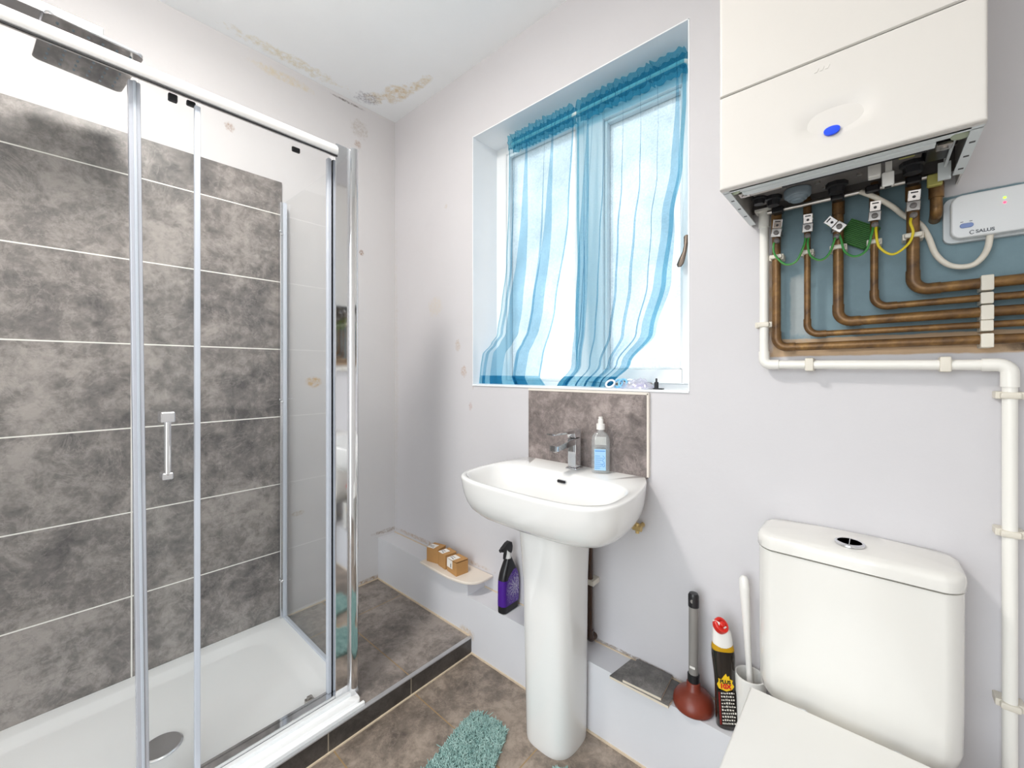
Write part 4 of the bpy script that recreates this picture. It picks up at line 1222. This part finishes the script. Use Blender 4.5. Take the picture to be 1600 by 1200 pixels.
for (pts, z, h, lab) in (([(1.335, -.122), (1.508, -.117), (1.507, -.012), (1.352, -.012)], LZ, .008, 'larger grey slate tile offcut lying flat on the ledge, underneath'),
                         ([(1.376, -.120), (1.487, -.113), (1.479, -.008), (1.371, -.010)], LZ + .0081, .008, 'smaller grey slate tile offcut lying on top of another offcut')):
    c = (sum(p[0] for p in pts) / 4, sum(p[1] for p in pts) / 4, z)
    o = thing('tile_offcut', lab, 'tile', c, 'tile offcuts on the ledge')
    part('biscuit', MB().prism(pts, z, z + h - .0015), M['tile_edge'], o, 'cream unglazed body')
    part('glazed_face', MB().prism(pts, z + h - .0015, z + h), M['offcut_tile'], o)

pl = thing('plunger', 'sink plunger with red brown rubber cup and grey handle on the ledge', 'plunger', (1.556, -.060, LZ))
part('rubber_cup', MB().lathe([(.038, .024), (.047, .0), (.0515, .002), (.053, .008), (.051, .020), (.044, .032), (.033, .041), (.023, .046), (.0185, .050), (.0175, .064), (.015, .068), (0, .068)], (1.556, -.060, LZ), 44), M['rubber'], pl, 'red brown rubber cup', angle=60)
A, B = (1.556, -.060, LZ + .052), (1.553, -.050, .535)
T = axis_T(A, B)
stk = part('handle_stick', MB().lathe([(.0125, 0), (.0125, .245), (0, .245)], (0, 0, 0), 22, 0, T), M['stick'], pl, 'grey handle')
part('socket', MB().lathe([(.0155, .002), (.0155, .034), (.013, .036)], (0, 0, 0), 22, 0, T), M['black'], pl, 'black socket')
cap = part('handle_cap', MB().lathe([(.0140, .216), (.0142, .246), (.011, .252), (0, .253)], (0, 0, 0), 22, 0, T), M['black'], stk, 'black end cap')
part('hang_hole', MB().lathe([(.005, .0), (.005, .002)], (0, 0, 0), 14, 0, T @ axis_T((0, -.0125, .234), (.06, -.1, .234))), M['stick'], cap)
part('price_sticker', MB().box(-.006, .008, -.0133, -.0126, .054, .060, 0, 1, 0, T), M['paper'], stk, 'white sticker')

# toilet cleaner
cl_ = thing('cleaner_bottle', 'black toilet cleaner bottle with red cap standing beside the plunger', 'bottle', (1.642, -.068, LZ))
cl_.rotation_euler = (0, math.radians(-3), math.radians(26))
cl_.scale = (.93, .93, .965)
def er(w, d, z, cx=0, n=28, p=2.6):
    out = []
    for k in range(n):
        a = 2 * PI * k / n
        c, s_ = math.cos(a), math.sin(a)
        out.append((cx + w * abs(c) ** (2 / p) * (1 if c >= 0 else -1), d * abs(s_) ** (2 / p) * (1 if s_ >= 0 else -1), z))
    return out
part('bottle_body', MB().loft([er(.026, .017, 0), er(.0285, .0195, .004), er(.0275, .019, .05), er(.0255, .018, .11), er(.0262, .018, .135), er(.0285, .019, .165), er(.0300, .0195, .19), er(.0290, .019, .208)]), M['cleaner'], cl_, local=True, angle=60)
part('shoulder', MB().loft([er(.0292, .0192, .206), er(.0275, .0185, .216), er(.0255, .018, .222), er(.0245, .018, .225)]), M['amber'], cl_, 'amber shoulder', local=True, angle=60)
part('white_cap', MB().loft([er(.0258, .0185, .216), er(.0255, .0182, .236), er(.0235, .0172, .250), [(x - .002, y * .86, z + (x - .0) * -.55 - .55 * y * 1.2 + .012) for x, y, z in er(.0195, .0165, .256)]]), M['white_plastic'], cl_, 'white shoulder cap', local=True, angle=60)
RT = Matrix.Translation((-.002, -.009, .272)) @ Matrix.Rotation(math.radians(38), 4, 'X') @ Matrix.Rotation(math.radians(24), 4, 'Y')
rc_ = part('red_cap', MB().lathe([(.0195, -.010), (.0200, -.004), (.0195, .003), (.017, .005), (.012, .005), (.0105, .002), (.0075, .002), (.0070, .009), (.0055, .0105), (0, .011)], (0, 0, 0), 30, 0, RT), M['red'], cl_, 'red cap', local=True)
lbl = MB().box(-.0215, .0225, -.0194, -.0186, .012, .105, 0)
lbl = part('label', lbl, plain('label black', lin(26, 22, 20), .25, var=.1), cl_, 'black label', local=True)
fy = [(-.019, .110), (-.023, .120), (-.018, .128), (-.019, .136), (-.011, .133), (-.006, .141), (.001, .150), (.004, .142), (.009, .144), (.010, .136), (.017, .134), (.015, .127), (.020, .119), (.014, .110), (0, .104)]
fm = MB().prism(fy, -.0200, -.0178, 'Y')
flame = part('flame_badge', fm, M['flame_yellow'], cl_, 'yellow flame badge', local=True)
TL = lambda x, z: frame_T((x, -.0203, z), (1, .0, 0), (0, 0, 1))
text('badge_text', 'PLUS', .0125, M['black'], flame, TL(-.002, .1285), True, .0005)
text('badge_text', '10X', .0165, M['red_print'], flame, TL(-.002, .1165), True, .0009)
lnm = MB(); rnd = random.Random(3)
for k in range(10):
    z = .018 + k * .0088
    xx = -.014
    while xx < .018:
        w = rnd.uniform(.002, .006)
        lnm.box(xx, xx + w * .8, -.0199, -.0194, z + (xx * .12), z + .0028 + rnd.uniform(0, .002) + (xx * .12))
        xx += w + .0012
part('small_print', lnm, M['white_print'], lbl, 'white small print', local=True)
part('red_stripe', MB().box(-.0210, -.0165, -.0198, -.0194, .014, .100), plain('dark red ink', lin(120, 20, 16), .4), lbl, local=True)

# toilet brush
bh = (1.692, -.052, LZ)
holder = MB().lathe([(0, 0), (.030, 0), (.033, .003), (.0345, .12), (.0355, .144), (.0345, .147), (.0315, .147), (.031, .143), (.030, .012), (0, .010)], bh, 36)
solo('brush_holder', holder, M['white_plastic'], 'white round toilet brush pot on the ledge beside the cistern', 'brush holder', bh)
tb_ = thing('toilet_brush', 'white toilet brush standing in its pot beside the cistern', 'toilet brush', (1.694, -.050, LZ + .011))
A, B = (1.694, -.050, LZ + .06), (1.676, -.045, .606)
T = axis_T(A, B)
part('brush_handle', MB().lathe([(.0072, 0), (.0070, .10), (.0080, .18), (.0105, .25), (.0120, .30), (.0110, .322), (.007, .329), (0, .331)], (0, 0, 0), 22, 0, T), M['white_plastic'], tb_, angle=60)
part('brush_head', MB().lathe([(0, 0), (.020, .004), (.026, .03), (.026, .07), (.018, .095), (.008, .10)], (1.694, -.050, LZ + .012), 24), M['black'], tb_, 'dark bristle head')

# ------------------------------------------------------------------ bath mat
outline = [(p.x, p.y) for p in spline([(.972, -.55, 0), (.953, -.43, 0), (.936, -.325, 0), (.950, -.292, 0), (1.035, -.272, 0), (1.066, -.285, 0), (1.085, -.325, 0), (1.118, -.395, 0), (1.165, -.455, 0), (1.215, -.440, 0), (1.236, -.35, 0), (1.252, -.280, 0), (1.280, -.262, 0), (1.37, -.248, 0), (1.405, -.28, 0), (1.45, -.45, 0), (1.50, -.75, 0), (1.48, -.80, 0), (1.08, -.88, 0), (1.03, -.86, 0), (.99, -.66, 0)], 4)]
bmat = thing('bath_mat', 'teal shaggy bath mat on the floor, cut around the pedestal', 'bath mat', (1.2, -.55, 0))
part('backing', MB().prism(outline, 0, .009, 'Z'), M['mat'], bmat)
def inside(p):
    c = False
    for (a, b) in zip(outline, outline[1:] + outline[:1]):
        if (a[1] > p[1]) != (b[1] > p[1]) and p[0] < (b[0] - a[0]) * (p[1] - a[1]) / (b[1] - a[1]) + a[0]:
            c = not c
    return c
pm_ = MB(); rnd = random.Random(9); cnt = 0
while cnt < 14000:
    x, y = rnd.uniform(.92, 1.52), rnd.uniform(-.9, -.25)
    if y < -.62 and rnd.random() < .7: continue
    if not inside((x, y)): continue
    cnt += 1
    h = rnd.uniform(.009, .014); r = rnd.uniform(.0016, .0024)
    ax, ay = rnd.gauss(0, .006), rnd.gauss(0, .006)
    vv = []
    for (t, k) in ((0, 1), (.5, 1.05), (.85, .75)):
        for q in range(4):
            a = PI / 2 * q + x * 90
            vv.append((x + ax * t * t * 1.2 + r * k * math.cos(a), y + ay * t * t * 1.2 + r * k * math.sin(a), .007 + h * t))
    vv.append((x + ax * 1.1, y + ay * 1.1, .007 + h))
    fs = [(j * 4 + q, j * 4 + (q + 1) % 4, j * 4 + 4 + (q + 1) % 4, j * 4 + 4 + q) for j in range(2) for q in range(4)] + [(8 + q, 8 + (q + 1) % 4, 12) for q in range(4)]
    pm_.add(vv, fs)
part('pile', pm_, M['mat'], bmat, kind='stuff', angle=180)
